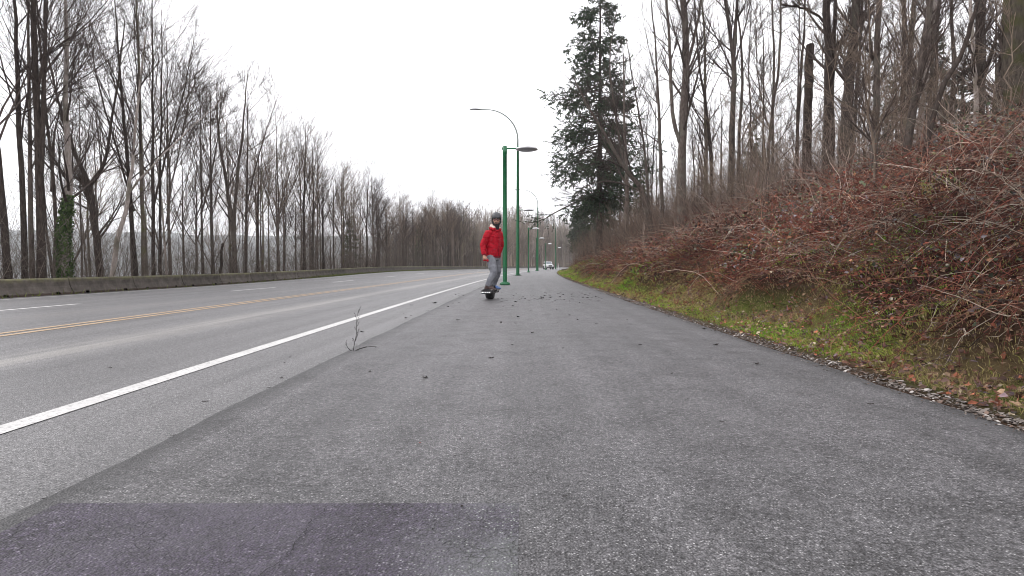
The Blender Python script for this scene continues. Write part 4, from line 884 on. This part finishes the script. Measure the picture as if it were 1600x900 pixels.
b = Buf(); b.tube(smooth_path([(-.1, .34, .17), (-.085, .385, .165), (0, .40, .163), (.085, .385, .165), (.1, .34, .17)], 14), [.03]*14, 8); b.obj('front_bumper', M['blackplastic'], br)
b = Buf(); b.tube(smooth_path([(-.1, -.34, .17), (-.085, -.385, .165), (0, -.40, .163), (.085, -.385, .165), (.1, -.34, .17)], 14), [.03]*14, 8); b.obj('rear_bumper', M['blackplastic'], br)
b = Buf()
for k in range(5): b.ell((-.082+.041*k, .424-abs(k-2)*.005, .166), (.012, .009, .008), nu=10, nv=8)
b.obj('light_bar', M['led'], br)
b = Buf(); a = np.linspace(R_(25), R_(155), 10); A = np.stack([0*a-.1, .163*np.cos(a), .144+.163*np.sin(a)], -1); B_ = A+np.array([.2, 0, 0]); b.add(np.concatenate([A, B_]), grid_faces(2, 10)); b.obj('fender', M['blackplastic'], br).modifiers.new('t', 'SOLIDIFY').thickness = .008

# ------------------------------------------------------------------ the rider
M['skin'] = mat('skin', (.50, .28, .20), .55); M['skin'].node_tree.nodes['Principled BSDF'].inputs['Subsurface Weight'].default_value = .1
M['red'] = mat('red_jacket_cloth', (.48, .012, .03), .7, spec=.2); t = NT(M['red']); v = t.coord('Object', (1, 1, 1.8)); t.base(t.ramp(t.noise(v, 14, 4), [(.3, (.25, .002, .009)), (.65, (.42, .004, .018))])); t.bump(t.noise(v, 6, 2, .5, .8), .9, .05)
M['denim'] = mat('grey_trousers_cloth', (.14, .145, .165), .9); t = NT(M['denim']); v = t.coord('Object', (1, 1, .6)); t.base(t.ramp(t.noise(v, 9, 4), [(.3, (.11, .113, .13)), (.7, (.22, .225, .25))])); t.bump(t.noise(v, 16, 4, .6, 1), .8, .03)
M['fleece'] = mat('cream_fleece', (.68, .55, .48), .95); t = NT(M['fleece']); t.bump(t.noise(t.coord('Object'), 70, 3), 1, .015)
M['beard'] = mat('dark_beard', (.014, .011, .010), .9); M['helmet'] = mat('matt_helmet', (.045, .045, .052), .45); M['gaiter'] = mat('black_neck_cloth', (.012, .012, .015), .9)
M['shoe'] = mat('dark_brown_shoe', (.045, .022, .018), .6); M['blueshoe'] = mat('blue_shoe', (.10, .17, .36), .7); M['sole'] = mat('shoe_sole', (.30, .27, .26), .7)
M['lensred'] = mat('tinted_glass', (.10, .012, .018), .1, spec=.8); M['eye'] = mat('eye_white', (.7, .68, .66), .3); M['pupil'] = mat('pupil', (.02, .012, .01), .2); M['lip'] = mat('lips', (.38, .12, .10), .5)
pr_ = empty('person', (BX, BY, BZ), 0, 1, 'person in a red jacket, grey trousers and dark helmet riding the one wheeled board', 'person')
f_ = np.array([.77, -.64, 0]); r_ = np.array([-.64, -.77, 0]); up_ = np.array([0, 0, 1.])
def tor(b, rings):      # stacked ellipses: (centre, half width along r_, half depth along f_)
    S = 20; a = np.arange(S)*2*np.pi/S; V = []
    for (c, w_, d_) in rings: V.append(np.array(c)+np.cos(a)[:, None]*r_*w_+np.sin(a)[:, None]*f_*d_)
    n_ = len(rings); V = np.concatenate(V); i = np.arange(n_-1)[:, None]*S; j = np.arange(S)[None]; j2 = (j+1) % S
    b.add(V, [np.stack([i+j, i+j2, i+S+j2, i+S+j], -1).reshape(-1, 4), np.arange(S)[None], np.arange(S)[None, ::-1]+(n_-1)*S])
pel = np.array([.075, 0, .97]); che = np.array([.085, 0, 1.38]); nec = np.array([.12, -.02, 1.56]); hd = np.array([.147, -.05, 1.765])
rs = che+r_*.185+up_*.09; ls_ = che-r_*.185+up_*.09
re = np.array([-.145, -.15, 1.22]); rw = np.array([-.125, -.21, .99]); le = np.array([.235, .23, 1.22]); lw = np.array([.19, .21, 1.03])
rh = pel+r_*.09-up_*.02; lh = pel-r_*.09-up_*.02
rk = np.array([.085, -.20, .60]); ra = np.array([-.045, -.235, .30]); lk = np.array([.165, .07, .61]); la = np.array([.06, .20, .30])
rt = ra+np.array([.13, -.06, -.055]); lt = la+np.array([.14, -.07, -.055])
fw_ = np.array([-.03, -1, 0]); fw_ /= np.linalg.norm(fw_); sw = np.array([1, -.03, 0.])      # where the face points
def hp(x, y, z): return hd+sw*x+fw_*y+up_*z
Rh = np.stack([sw, fw_, up_], 1)
b = Buf()
b.ell(hp(0, -.01, .02), (.076, .094, .1), Rh, 24, 18); b.ell(hp(0, .022, -.045), (.056, .062, .07), Rh, 20, 14); b.ell(hp(0, .052, -.095), (.028, .026, .022), Rh)
b.tube([hp(0, .085, .012), hp(0, .100, -.012), hp(0, .108, -.032)], [.008, .011, .014], 10)         # nose
for s in (-1, 1): b.ell(hp(s*.077, -.012, -.01), (.01, .018, .03), Rh); b.ell(hp(s*.036, .062, -.03), (.022, .02, .018), Rh); b.ell(hp(s*.032, .072, .036), (.024, .014, .009), Rh)
b.tube([nec-up_*.08, nec+up_*.03, hd-up_*.07-fw_*.01], [.062, .056, .052], 14)
tor(b, [(pel-up_*.06, .14, .10), (pel+up_*.05, .15, .105), (pel*.5+che*.5, .135, .1), (che, .165, .115), (che+up_*.1, .15, .09), (nec-up_*.03, .07, .06)])
for (s0, e0, w0) in ((rs, re, rw), (ls_, le, lw)): b.tube(smooth_path([s0, e0, w0], 12), np.linspace(.056, .027, 12), 12)
for (h0, k0, a0, t0) in ((rh, rk, ra, rt), (lh, lk, la, lt)): b.tube(smooth_path([h0, k0, a0], 14), np.interp(np.linspace(0, 1, 14), [0, .5, .7, 1], [.085, .056, .054, .036]), 14); b.tube([a0+up_*.01, a0*.5+t0*.5-up_*.032, t0-up_*.012], [.034, .024, .018], 12)
def hand(b, w, d, side, thumbdir, curl, sg=1):
    d = d/np.linalg.norm(d); side = side/np.linalg.norm(side); nrm = np.cross(d, side)*sg
    b.tube([w-d*.02, w+d*.03, w+d*.075, w+d*.095], [.026, .034, .038, .03], 10)
    for k, (L_, o) in enumerate(((.072, -.030), (.082, -.010), (.078, .010), (.062, .029))):
        p = w+d*.085+side*o; P_ = [p]; ang = .35
        for q in range(3):
            ang += curl; P_.append(P_[-1]+(d*math.cos(ang)+nrm*math.sin(ang))*L_*(.42, .32, .26)[q])
        b.tube(P_, [.0098, .0092, .0085, .0065], 8)
    p = w+d*.03+thumbdir*.025; b.tube([p, p+thumbdir*.028+d*.022, p+thumbdir*.03+d*.055+nrm*.02], [.0125, .011, .008], 8)
hd_r = np.array([.12, -.05, -1.]); hand(b, rw, hd_r, -f_, f_*.9-r_*.35, .72); hand(b, lw, np.array([.0, -.1, -1.]), -f_, f_*.9+r_*.35, .45, -1)
body = remeshed(b, 'body', M['skin'], pr_, .0055, 3)
# trousers
b = Buf(); tor(b, [(pel-up_*.09, .15, .12), (pel, .17, .125), (pel+up_*.09, .16, .12)])
for (h0, k0, a0) in ((rh, rk, ra), (lh, lk, la)):
    Pt = smooth_path([h0+up_*.02, h0*.45+k0*.55, k0, k0*.45+a0*.55, a0+up_*.0], 20); rd = np.interp(np.linspace(0, 1, 20), [0, .3, .5, .75, .93, 1], [.108, .098, .082, .074, .066, .07])
    rd = rd+.004*np.sin(np.arange(20)*2.3); b.tube(Pt, rd, 18)
remeshed(b, 'trousers', M['denim'], pr_, .008, 2)
# jacket
b = Buf(); tor(b, [(pel-up_*.02, .185, .145), (pel+up_*.06, .195, .15), (pel*.6+che*.4, .19, .15), (che-up_*.06, .20, .15), (che+up_*.05, .205, .14), (che+up_*.12, .175, .12), (nec-up_*.03, .10, .10), (nec+up_*.0, .085, .09)])
for (s0, e0, w0) in ((rs, re, rw), (ls_, le, lw)):
    Pt = smooth_path([s0-(s0-che)*.35, s0, s0*.4+e0*.6, e0, e0*.4+w0*.6, w0+(w0-e0)*.0], 22); rd = np.interp(np.linspace(0, 1, 22), [0, .2, .6, .93, 1], [.09, .088, .074, .056, .05])+.004*np.sin(np.arange(22)*2.1); b.tube(Pt, rd, 16)
jk = remeshed(b, 'jacket', M['red'], pr_, .009, 3)
M['redrib'] = mat('dark_red_rib', (.22, .008, .02), .8)
b = Buf()
for k_ in range(1): b.tube([che+f_*.155+up_*.1, che+f_*.163, pel*.5+che*.5+f_*.16, pel+f_*.158+up_*.0], .006, 6)
b.obj('zip', M['redrib'], jk)
b = Buf(); c0 = pel*.62+che*.38+f_*.135+r_*.085; b.tube([c0-r_*.05+up_*.01, c0+r_*.05-up_*.015-f_*.02], .009, 8); b.obj('pocket', M['redrib'], jk)
b = Buf(); S = 22; a = np.linspace(0, 2*np.pi, S+1)[:-1]
tor(b, [(pel-up_*.035, .175, .135), (pel-up_*.02, .189, .149), (pel-up_*.0, .189, .149)]); b.obj('hem', M['redrib'], jk)
b = Buf(); b.tube([rw+(re-rw)*.14, rw-(re-rw)*.02], .052, 14); b.obj('cuff', M['redrib'], jk)
b = Buf(); b.tube([lw+(le-lw)*.14, lw-(le-lw)*.02], .052, 14); b.obj('cuff', M['redrib'], jk)
# hood with cream lining lying behind the neck
b = Buf(); hc = nec-f_*.09+r_*.02
for k in range(9):
    a0 = -2.0+4.0*k/8; b.ell(nec+up_*(.015+.03*math.cos(a0))-f_*(.085*math.cos(a0)*1.15)+r_*(.10*math.sin(a0)), (.052, .052, .045), None, 12, 8)
remeshed(b, 'hood', M['red'], pr_, .009, 2)
b = Buf()
for k in range(9):
    a0 = -1.9+3.8*k/8; b.ell(nec+up_*(.058+.035*math.cos(a0))-f_*(.075*math.cos(a0)*1.15)+r_*(.088*math.sin(a0)), (.042, .042, .04), None, 12, 8)
remeshed(b, 'hood_lining', M['fleece'], pr_, .009, 1)
b = Buf(); b.tube([nec-up_*.06, nec+up_*.0, hp(0, .0, -.125), hp(0, .012, -.095)], [.075, .074, .071, .064], 18); b.obj('neck_gaiter', M['gaiter'], pr_)
# beard, moustache, brows, mouth, eyes, glasses
b = Buf(); b.ell(hp(0, .028, -.086), (.058, .060, .042), Rh, 20, 12)
for s in (-1, 1): b.ell(hp(s*.055, .02, -.045), (.016, .035, .05), Rh); b.ell(hp(s*.017, .096, -.052), (.02, .010, .0075), Rh)
b.ell(hp(0, .085, -.092), (.024, .016, .018), Rh); remeshed(b, 'beard', M['beard'], pr_, .005, 1)
b = Buf(); b.ell(hp(0, .098, -.066), (.020, .008, .0055), Rh, 12, 8); b.obj('mouth', M['lip'], pr_)
for s in (-1, 1):
    b = Buf(); b.tube([hp(s*.014, .089, .034), hp(s*.034, .089, .041), hp(s*.054, .074, .034)], .0055, 8); b.obj('eyebrow', M['beard'], pr_)
    b = Buf(); b.ell(hp(s*.031, .076, .012), (.0135, .012, .009), Rh, 12, 8); e_ = b.obj('eye', M['eye'], pr_)
    b = Buf(); b.ell(hp(s*.031, .086, .012), (.0055, .004, .0055), Rh, 10, 8); b.obj('pupil', M['pupil'], e_)
b = Buf()
for s in (-1, 1):
    a = np.linspace(0, 2*np.pi, 21); b.tube([hp(s*.033+.025*math.cos(x), .103-.006*abs(math.cos(x)), .012+.019*math.sin(x)) for x in a], .0038, 6); b.tube([hp(s*.058, .098, .016), hp(s*.078, .04, .016), hp(s*.08, -.02, .012)], .003, 6)
b.tube([hp(-.01, .104, .016), hp(0, .107, .019), hp(.01, .104, .016)], .0032, 6); gl = b.obj('glasses', M['blackplastic'], pr_)
b = Buf()
for s in (-1, 1): b.ell(hp(s*.033, .101, .012), (.0235, .002, .0178), Rh, 16, 8)
b.obj('glass_lens', M['lensred'], gl)
# helmet: dome with brim line, ear flaps and straps
b = Buf(); th = np.linspace(0, R_(98), 12); ph = np.arange(32)*2*np.pi/32; V = []
for k, t1_ in enumerate(th):
    for p in ph:
        low = 1.0 if math.sin(p) > .25 else 1.14
        tt = t1_*low*(1 if k < 11 else 1); V.append(hp(.106*math.sin(tt)*math.cos(p), -.014+.122*math.sin(tt)*math.sin(p), .062+.125*math.cos(tt)))
V = np.array(V); i = np.arange(11)[:, None]*32; j = np.arange(32)[None]; j2 = (j+1) % 32; b.add(V, np.stack([i+j, i+32+j, i+32+j2, i+j2], -1).reshape(-1, 4))
hm = b.obj('helmet', M['helmet'], pr_); sm = hm.modifiers.new('t', 'SOLIDIFY'); sm.thickness = .014; sm.offset = 0
b = Buf()
for s in (-1, 1): b.ell(hp(s*.092, -.022, -.012), (.015, .042, .058), Rh, 14, 10)
b.obj('ear_pad', M['blackplastic'], hm)
b = Buf()
for s in (-1, 1): b.tube(smooth_path([hp(s*.094, .01, -.01), hp(s*.082, .032, -.06), hp(s*.05, .045, -.118), hp(0, .045, -.136)], 10), .0085, 6)
b.obj('chin_strap', M['gaiter'], hm)
# shoes
def shoe(name, a0, t0, m):
    d = t0-a0; d[2] = 0; d /= np.linalg.norm(d); s_ = np.cross(d, up_); z0 = a0[2]-.082; b = Buf()
    b.tube([a0+up_*.035, a0-up_*.02, a0-up_*.045], [.052, .05, .048], 14)
    Rm = np.stack([d, s_, up_], 1); c = a0.copy(); c[2] = z0
    b.ell(c-d*.015+up_*.04, (.066, .046, .05), Rm); b.ell(c+d*.045+up_*.055, (.06, .042, .045), Rm, ); b.ell(c+d*.08+up_*.038, (.08, .046, .045), Rm); b.ell(c+d*.145+up_*.025, (.06, .044, .028), Rm); o = remeshed(b, name, m, pr_, .007, 3)
    b = Buf(); b.ell(c+d*.065+up_*.004, (.142, .046, .016), Rm); b.obj('sole', M['sole'], o)
shoe('shoe', ra, rt.copy(), M['shoe']); shoe('shoe', la, lt.copy(), M['blueshoe'])
# hand controller held in the right hand
rc = Buf(); hpnt = rw+np.array([.012, -.005, -.112])-r_*.034; rc.tube([hpnt-f_*.055, hpnt+f_*.05], [.019, .019], 12); rc.ell(hpnt+f_*.058-up_*.008, (.026, .026, .03))
ro = rc.obj('remote_control', M['red']); ro.location = (BX, BY, BZ); tag(ro, 'small red remote control gripped in the hand of the rider', 'remote control')

# ------------------------------------------------------------------ white off-road car coming round the bend
M['carwhite'] = mat('white_car_paint', (.78, .78, .79), .3); M['carglass'] = mat('car_glass', (.16, .18, .2), .08, spec=.8); M['cardark'] = mat('dark_car_trim', (.02, .02, .022), .5); M['headlight'] = mat('headlight_glass', (.85, .85, .85), .15)
CX, CY = 8.7, 138.; car = empty('car', (CX, CY, float(zroad(CX-float(cx(CY)), CY))+.004), R_(188.5), 1, 'small white boxy off-road car driving towards us in the distance', 'car')
def prof_body(b, sec):     # sections (y, half width, z0, z1, top half width)
    V = [];
    for (y_, w_, z0, z1, wt) in sec: V += [(-w_, y_, z0), (-w_, y_, z1-.12), (-wt, y_, z1), (wt, y_, z1), (w_, y_, z1-.12), (w_, y_, z0)]
    n_ = len(sec); i = np.arange(n_-1)[:, None]*6; j = np.arange(6)[None]; j2 = (j+1) % 6
    b.add(np.array(V), [np.stack([i+j, i+6+j, i+6+j2, i+j2], -1).reshape(-1, 4), np.arange(6)[None], np.arange(6)[None, ::-1]+(n_-1)*6])
b = Buf(); prof_body(b, [(-2.1, .82, .5, 1.12, .76), (-1.9, .86, .42, 1.18, .8), (.75, .88, .42, 1.18, .8), (1.85, .84, .45, 1.1, .72), (2.1, .76, .5, 1.04, .66)]); b.obj('body', M['carwhite'], car, False, .03)
b = Buf(); prof_body(b, [(-2.02, .76, 1.16, 1.84, .66), (-1.0, .78, 1.16, 1.88, .68), (.3, .78, 1.16, 1.86, .68), (.85, .76, 1.16, 1.24, .7)]); b.obj('cabin', M['carwhite'], car, False, .03)
b = Buf(); V = np.array([(-.66, .845, 1.25), (.66, .845, 1.25), (.6, .36, 1.78), (-.6, .36, 1.78)])+np.array([0, .035, .02]); b.add(V, np.array([[0, 1, 2, 3]])); w_ = b.obj('windscreen', M['carglass'], car, False); w_.modifiers.new('t', 'SOLIDIFY').thickness = .02
for s in (-1, 1):
    for (y0, y1) in ((-.75, .15), (-1.85, -.85)):
        b = Buf(); b.box((s*.765, (y0+y1)/2, 1.5), (.05, y1-y0, .4)); b.obj('side_window', M['carglass'], car, False)
    for yw in (-1.3, 1.35):
        b = Buf(); b.lathe([(.2, -.13), (.36, -.14), (.39, -.1), (.39, .1), (.36, .14), (.2, .13)], 28); V = b.V[0]; b.V[0] = np.stack([V[:, 2]+s*.82, V[:, 0]+yw, V[:, 1]+.39], -1); wo = b.obj('wheel', M['rubber'], car)
        b = Buf(); b.lathe([(0, -.10), (.21, -.12), (.21, .12), (0, .10)], 20); V = b.V[0]; b.V[0] = np.stack([V[:, 2]+s*.83, V[:, 0]+yw, V[:, 1]+.39], -1); b.obj('rim', M['alu'], wo)
        b = Buf(); a = np.linspace(R_(15), R_(165), 8); A = np.stack([0*a+s*.8, yw+.47*np.cos(a), .42+.47*np.sin(a)], -1); b.add(np.concatenate([A, A+np.array([s*.18, 0, 0])]), grid_faces(2, 8)); b.obj('wheel_arch', M['cardark'], car, False).modifiers.new('t', 'SOLIDIFY').thickness = .04
    b = Buf(); b.ell((s*.52, 2.1, .86), (.13, .05, .13)); b.obj('headlight', M['headlight'], car)
    b = Buf(); b.ell((s*.98, .65, 1.3), (.1, .06, .1)); b.obj('mirror', M['cardark'], car)
b = Buf(); b.box((0, 2.12, .86), (.78, .05, .32)); 
for k in range(7): b.box((-.3+.1*k, 2.15, .86), (.035, .03, .26))
b.obj('grille', M['cardark'], car, False)
b = Buf(); b.box((0, 2.2, .52), (1.7, .2, .2)); b.obj('bumper', M['cardark'], car, False, .03)
# white marker post by the grass tip, fallen log
b = Buf(); b.box((0, 0, .62), (.13, .04, 1.24)); b.box((0, 0, 1.27), (.09, .035, .08)); mp_ = b.obj('marker_post', M['carwhite'], None, False, .008); mp_.location = (9.3, 116, .0); tag(mp_, 'thin white marker post at the tip of the grass verge', 'marker post')
b = Buf(); b.box((0, -.025, 1.05), (.09, .012, .16)); b.obj('reflector', mat('red_reflector', (.5, .03, .02), .3), mp_, False)
lg = Buf(); Pl = smooth_path([(0, 0, .2), (1.1, -.3, .32), (2.4, -.2, .42), (3.6, .4, .7)], 10); lg.tube(Pl, np.linspace(.22, .14, 10)+.01*np.sin(np.arange(10)*3), 12); lg.tube([Pl[5], Pl[5]+(.3, -.5, .4)], [.08, .03], 8)
lo = lg.obj('fallen_log', M['bark_grey']); lo.location = W(2.9, 84, -.05, False); tag(lo, 'brown fallen log lying on the grass at the far end of the verge', 'log')
lg = Buf(); Pl = smooth_path([(0, 0, 0), (.9, .2, .35), (2.2, .3, .55), (3.3, .2, .6)], 10); lg.tube(Pl, np.linspace(.045, .02, 10), 8)
lo = lg.obj('fallen_branch', M['bark_pale']); lo.location = W(7.2, 30, .9, False); tag(lo, 'pale fallen branch lying across the brambles under the arching tree', 'branch')

# ------------------------------------------------------------------ dead weed in the seam and scraps on the asphalt
M['weed'] = mat('dead_weed_stem', (.028, .023, .021), .9)
wr = empty('dead_weed', (-1.40, 5.05, .01), 0, 1, 'dry leafless weed growing from the seam between road and path', 'weed')
rng = np.random.default_rng(3)
b = Buf(); P = smooth_path([(0, 0, 0), (.015, 0, .08), (.03, .01, .17), (.032, 0, .26), (.052, 0, .37)], 12); b.tube(P, np.linspace(.0032, .001, 12), 6); b.obj('stem', M['weed'], wr)
for k in range(9):
    p = P[3+k % 8]; s = 1 if k % 3 else -1; L_ = .03+.035*rng.random(); b = Buf()
    b.tube([p, p+np.array([s*.014, .01*rng.normal(), L_*.35]), p+np.array([s*.02+.01*rng.random(), .01, L_]) ], [.0016, .0013, .0008], 5)
    for q in range(3): b.ell(p+np.array([s*(.008+.006*q), 0, L_*(.3+.25*q)]), (.003, .003, .0045), None, 6, 5)
    b.obj('twig', M['weed'], wr)
for pts in ([(0, 0, 0), (-.03, 0, .015), (-.055, 0, .05), (-.06, 0, .09)], [(0, 0, 0), (.06, .05, .02), (.13, .1, .03), (.19, .14, .02)], [(0, 0, 0), (.05, .02, .02), (.1, .06, .035)]):
    b = Buf(); P2_ = smooth_path(pts, 8); b.tube(P2_, np.linspace(.0035, .0014, 8), 6)
    for q in range(7): b.ell(P2_[1+q % 7]+rng.normal(0, .005, 3), (.0038, .0038, .003), None, 6, 5)
    b.obj('side_branch', M['weed'], wr)
M['scrap'] = mat('wet_leaf_scrap', (.018, .013, .011), .7, spec=.2); M['scrapred'] = mat('red_leaf_scrap', (.16, .03, .025), .6); M['scrappale'] = mat('pale_leaf_scrap', (.34, .28, .22), .7)
def scrap_mesh(seed, long):
    r = np.random.default_rng(seed); n_ = 9; a = np.arange(n_)*2*np.pi/n_; rad = r.uniform(.45, 1, n_)
    T = np.stack([np.cos(a)*rad*(1 if long else .8), np.sin(a)*rad*(.22 if long else .6), r.uniform(0, .35, n_)*(1 if not long else .5)], -1)
    V = np.concatenate([T, [[0, 0, .05]], T-np.array([0, 0, .06]), [[0, 0, -.0]]]); F = [(i, (i+1) % n_, n_) for i in range(n_)]+[(n_+1+(i+1) % n_, n_+1+i, 2*n_+1) for i in range(n_)]
    Q = [(i, n_+1+i, n_+1+(i+1) % n_, (i+1) % n_) for i in range(n_)]
    return V, F, Q
SM = []
for k in range(8):
    V, F, Q = scrap_mesh(k, k % 2); SM.append(npmesh('leaf_scrap', V, [np.array(F), np.array(Q)], M['scrap'], None, False))
def scrap(px, py, size, k=0, m=None, label=None, name='leaf_scrap', rz=None):
    d = 900*.76/(py-416)*1.0; a_ = math.atan((py-450)/900)+R_(2.16); d = .745/math.tan(a_); size *= 1.3 if py > 475 else .9; X = (px-800)/900*(d*math.cos(R_(2.16))+.745*math.sin(R_(2.16))); u = X-float(cx(d)); me = SM[k % 8]
    if m: me = me.copy(); me.materials.clear(); me.materials.append(m)
    o = link(name, me); o.location = (X, d, (.018 if -1.5 < u < 2.27 else 0)+size*.07+.002); o.scale = (size, size, size); o.rotation_euler = (0, 0, px*1.7 if rz is None else rz)
    tag(o, label or 'small dark leaf scrap lying on the wet asphalt', 'leaf', None if label else 'dark leaf scraps on the asphalt')
scrap(656, 694, .007, 2, M['scrapred'], 'small curled red leaf lying on the near asphalt'); scrap(717, 688, .010, 1, None, 'thin dark leaf stalk lying just right of the curled red leaf', rz=.1)
scrap(710, 714, .010, 3, None, 'short black stick lying below the thin leaf stalk', rz=0); scrap(768, 561, .026, 0, None, 'dark crumpled leaf alone on the path in front of the rider', rz=.2); scrap(722, 794, .006, 4, None, 'black crumb at the top edge of the dark tinted rectangle')
scrap(882, 778, .009, 1, None, 'small black leaf stalk in the middle of the near path', rz=0); scrap(77, 773, .022, 3, None, 'black twig piece on the road shoulder at lower left', rz=.6); scrap(1360, 633, .019, 1, None, 'left one of two black scraps near the right path edge', rz=-.2)
scrap(1380, 635, .014, 3, None, 'right one of two black scraps near the right path edge', rz=0); scrap(1128, 661, .018, 5, None, 'dark scrap on the right half of the path, nearest of that side', rz=.1); scrap(1183, 570, .022, 0, None, 'dark leaf right of the middle of the path'); scrap(1075, 625, .008, 2, None, 'tiny black speck left of the nearest dark scrap')
scrap(320, 624, .02, 1, None, 'black stick on the road shoulder just below the white line', rz=.1); scrap(171, 572, .028, 3, None, 'black scrap on the traffic lane above the white line', rz=0)
scrap(420, 603, .017, 3, rz=.0); scrap(440, 588, .014, 0); scrap(270, 676, .012, 1); scrap(453, 556, .012, 2)
for (px, py, s_) in ((566, 517, .028), (680, 473, .08), (634, 496, .03), (642, 492, .02), (700, 480, .03), (712, 460, .04), (724, 462, .04), (631, 489, .02), (501, 566, .014), (620, 510, .02), (578, 582, .015), (664, 592, .025), (805, 506, .03), (832, 521, .025), (893, 520, .02), (1100, 515, .03), (1000, 540, .02), (1118, 540, .03), (950, 600, .01), (1050, 585, .015), (980, 500, .02), (880, 545, .012), (800, 540, .015), (655, 470, .05), (643, 476, .04)): scrap(px, py, s_, int(px))
rng = np.random.default_rng(8)
for k in range(85):
    px = 775+165*rng.random(); py = 466+rng.normal(0, 3.5)+(px-850)*-.02; scrap(px, max(452, py), rng.uniform(.025, .06), k)
for k in range(26): scrap(700+250*rng.random(), 452+70*rng.random()**1.5, rng.uniform(.015, .04), k)
for k in range(22):       # along the seam
    Y = 3.3+14*rng.random(); o_ = link('leaf_scrap', SM[k % 8]); u = -1.66+rng.normal(0, .12); s_ = rng.uniform(.008, .022); o_.location = (float(cx(Y))+u, Y, s_*.07+.002); o_.scale = (s_,)*3; o_.rotation_euler = (0, 0, k*1.3)
    tag(o_, 'small dark leaf scrap lying on the wet asphalt', 'leaf', 'dark leaf scraps on the asphalt')
for (px, py, s_) in ((1225, 578, .05), (1130, 541, .05), (1318, 582, .03)):
    pass
if USE_HAZE: tag(hb.obj('haze', HZ, smooth=False), kind='stuff')
for o in bpy.data.objects:
    if o.type == 'VOLUME': pass
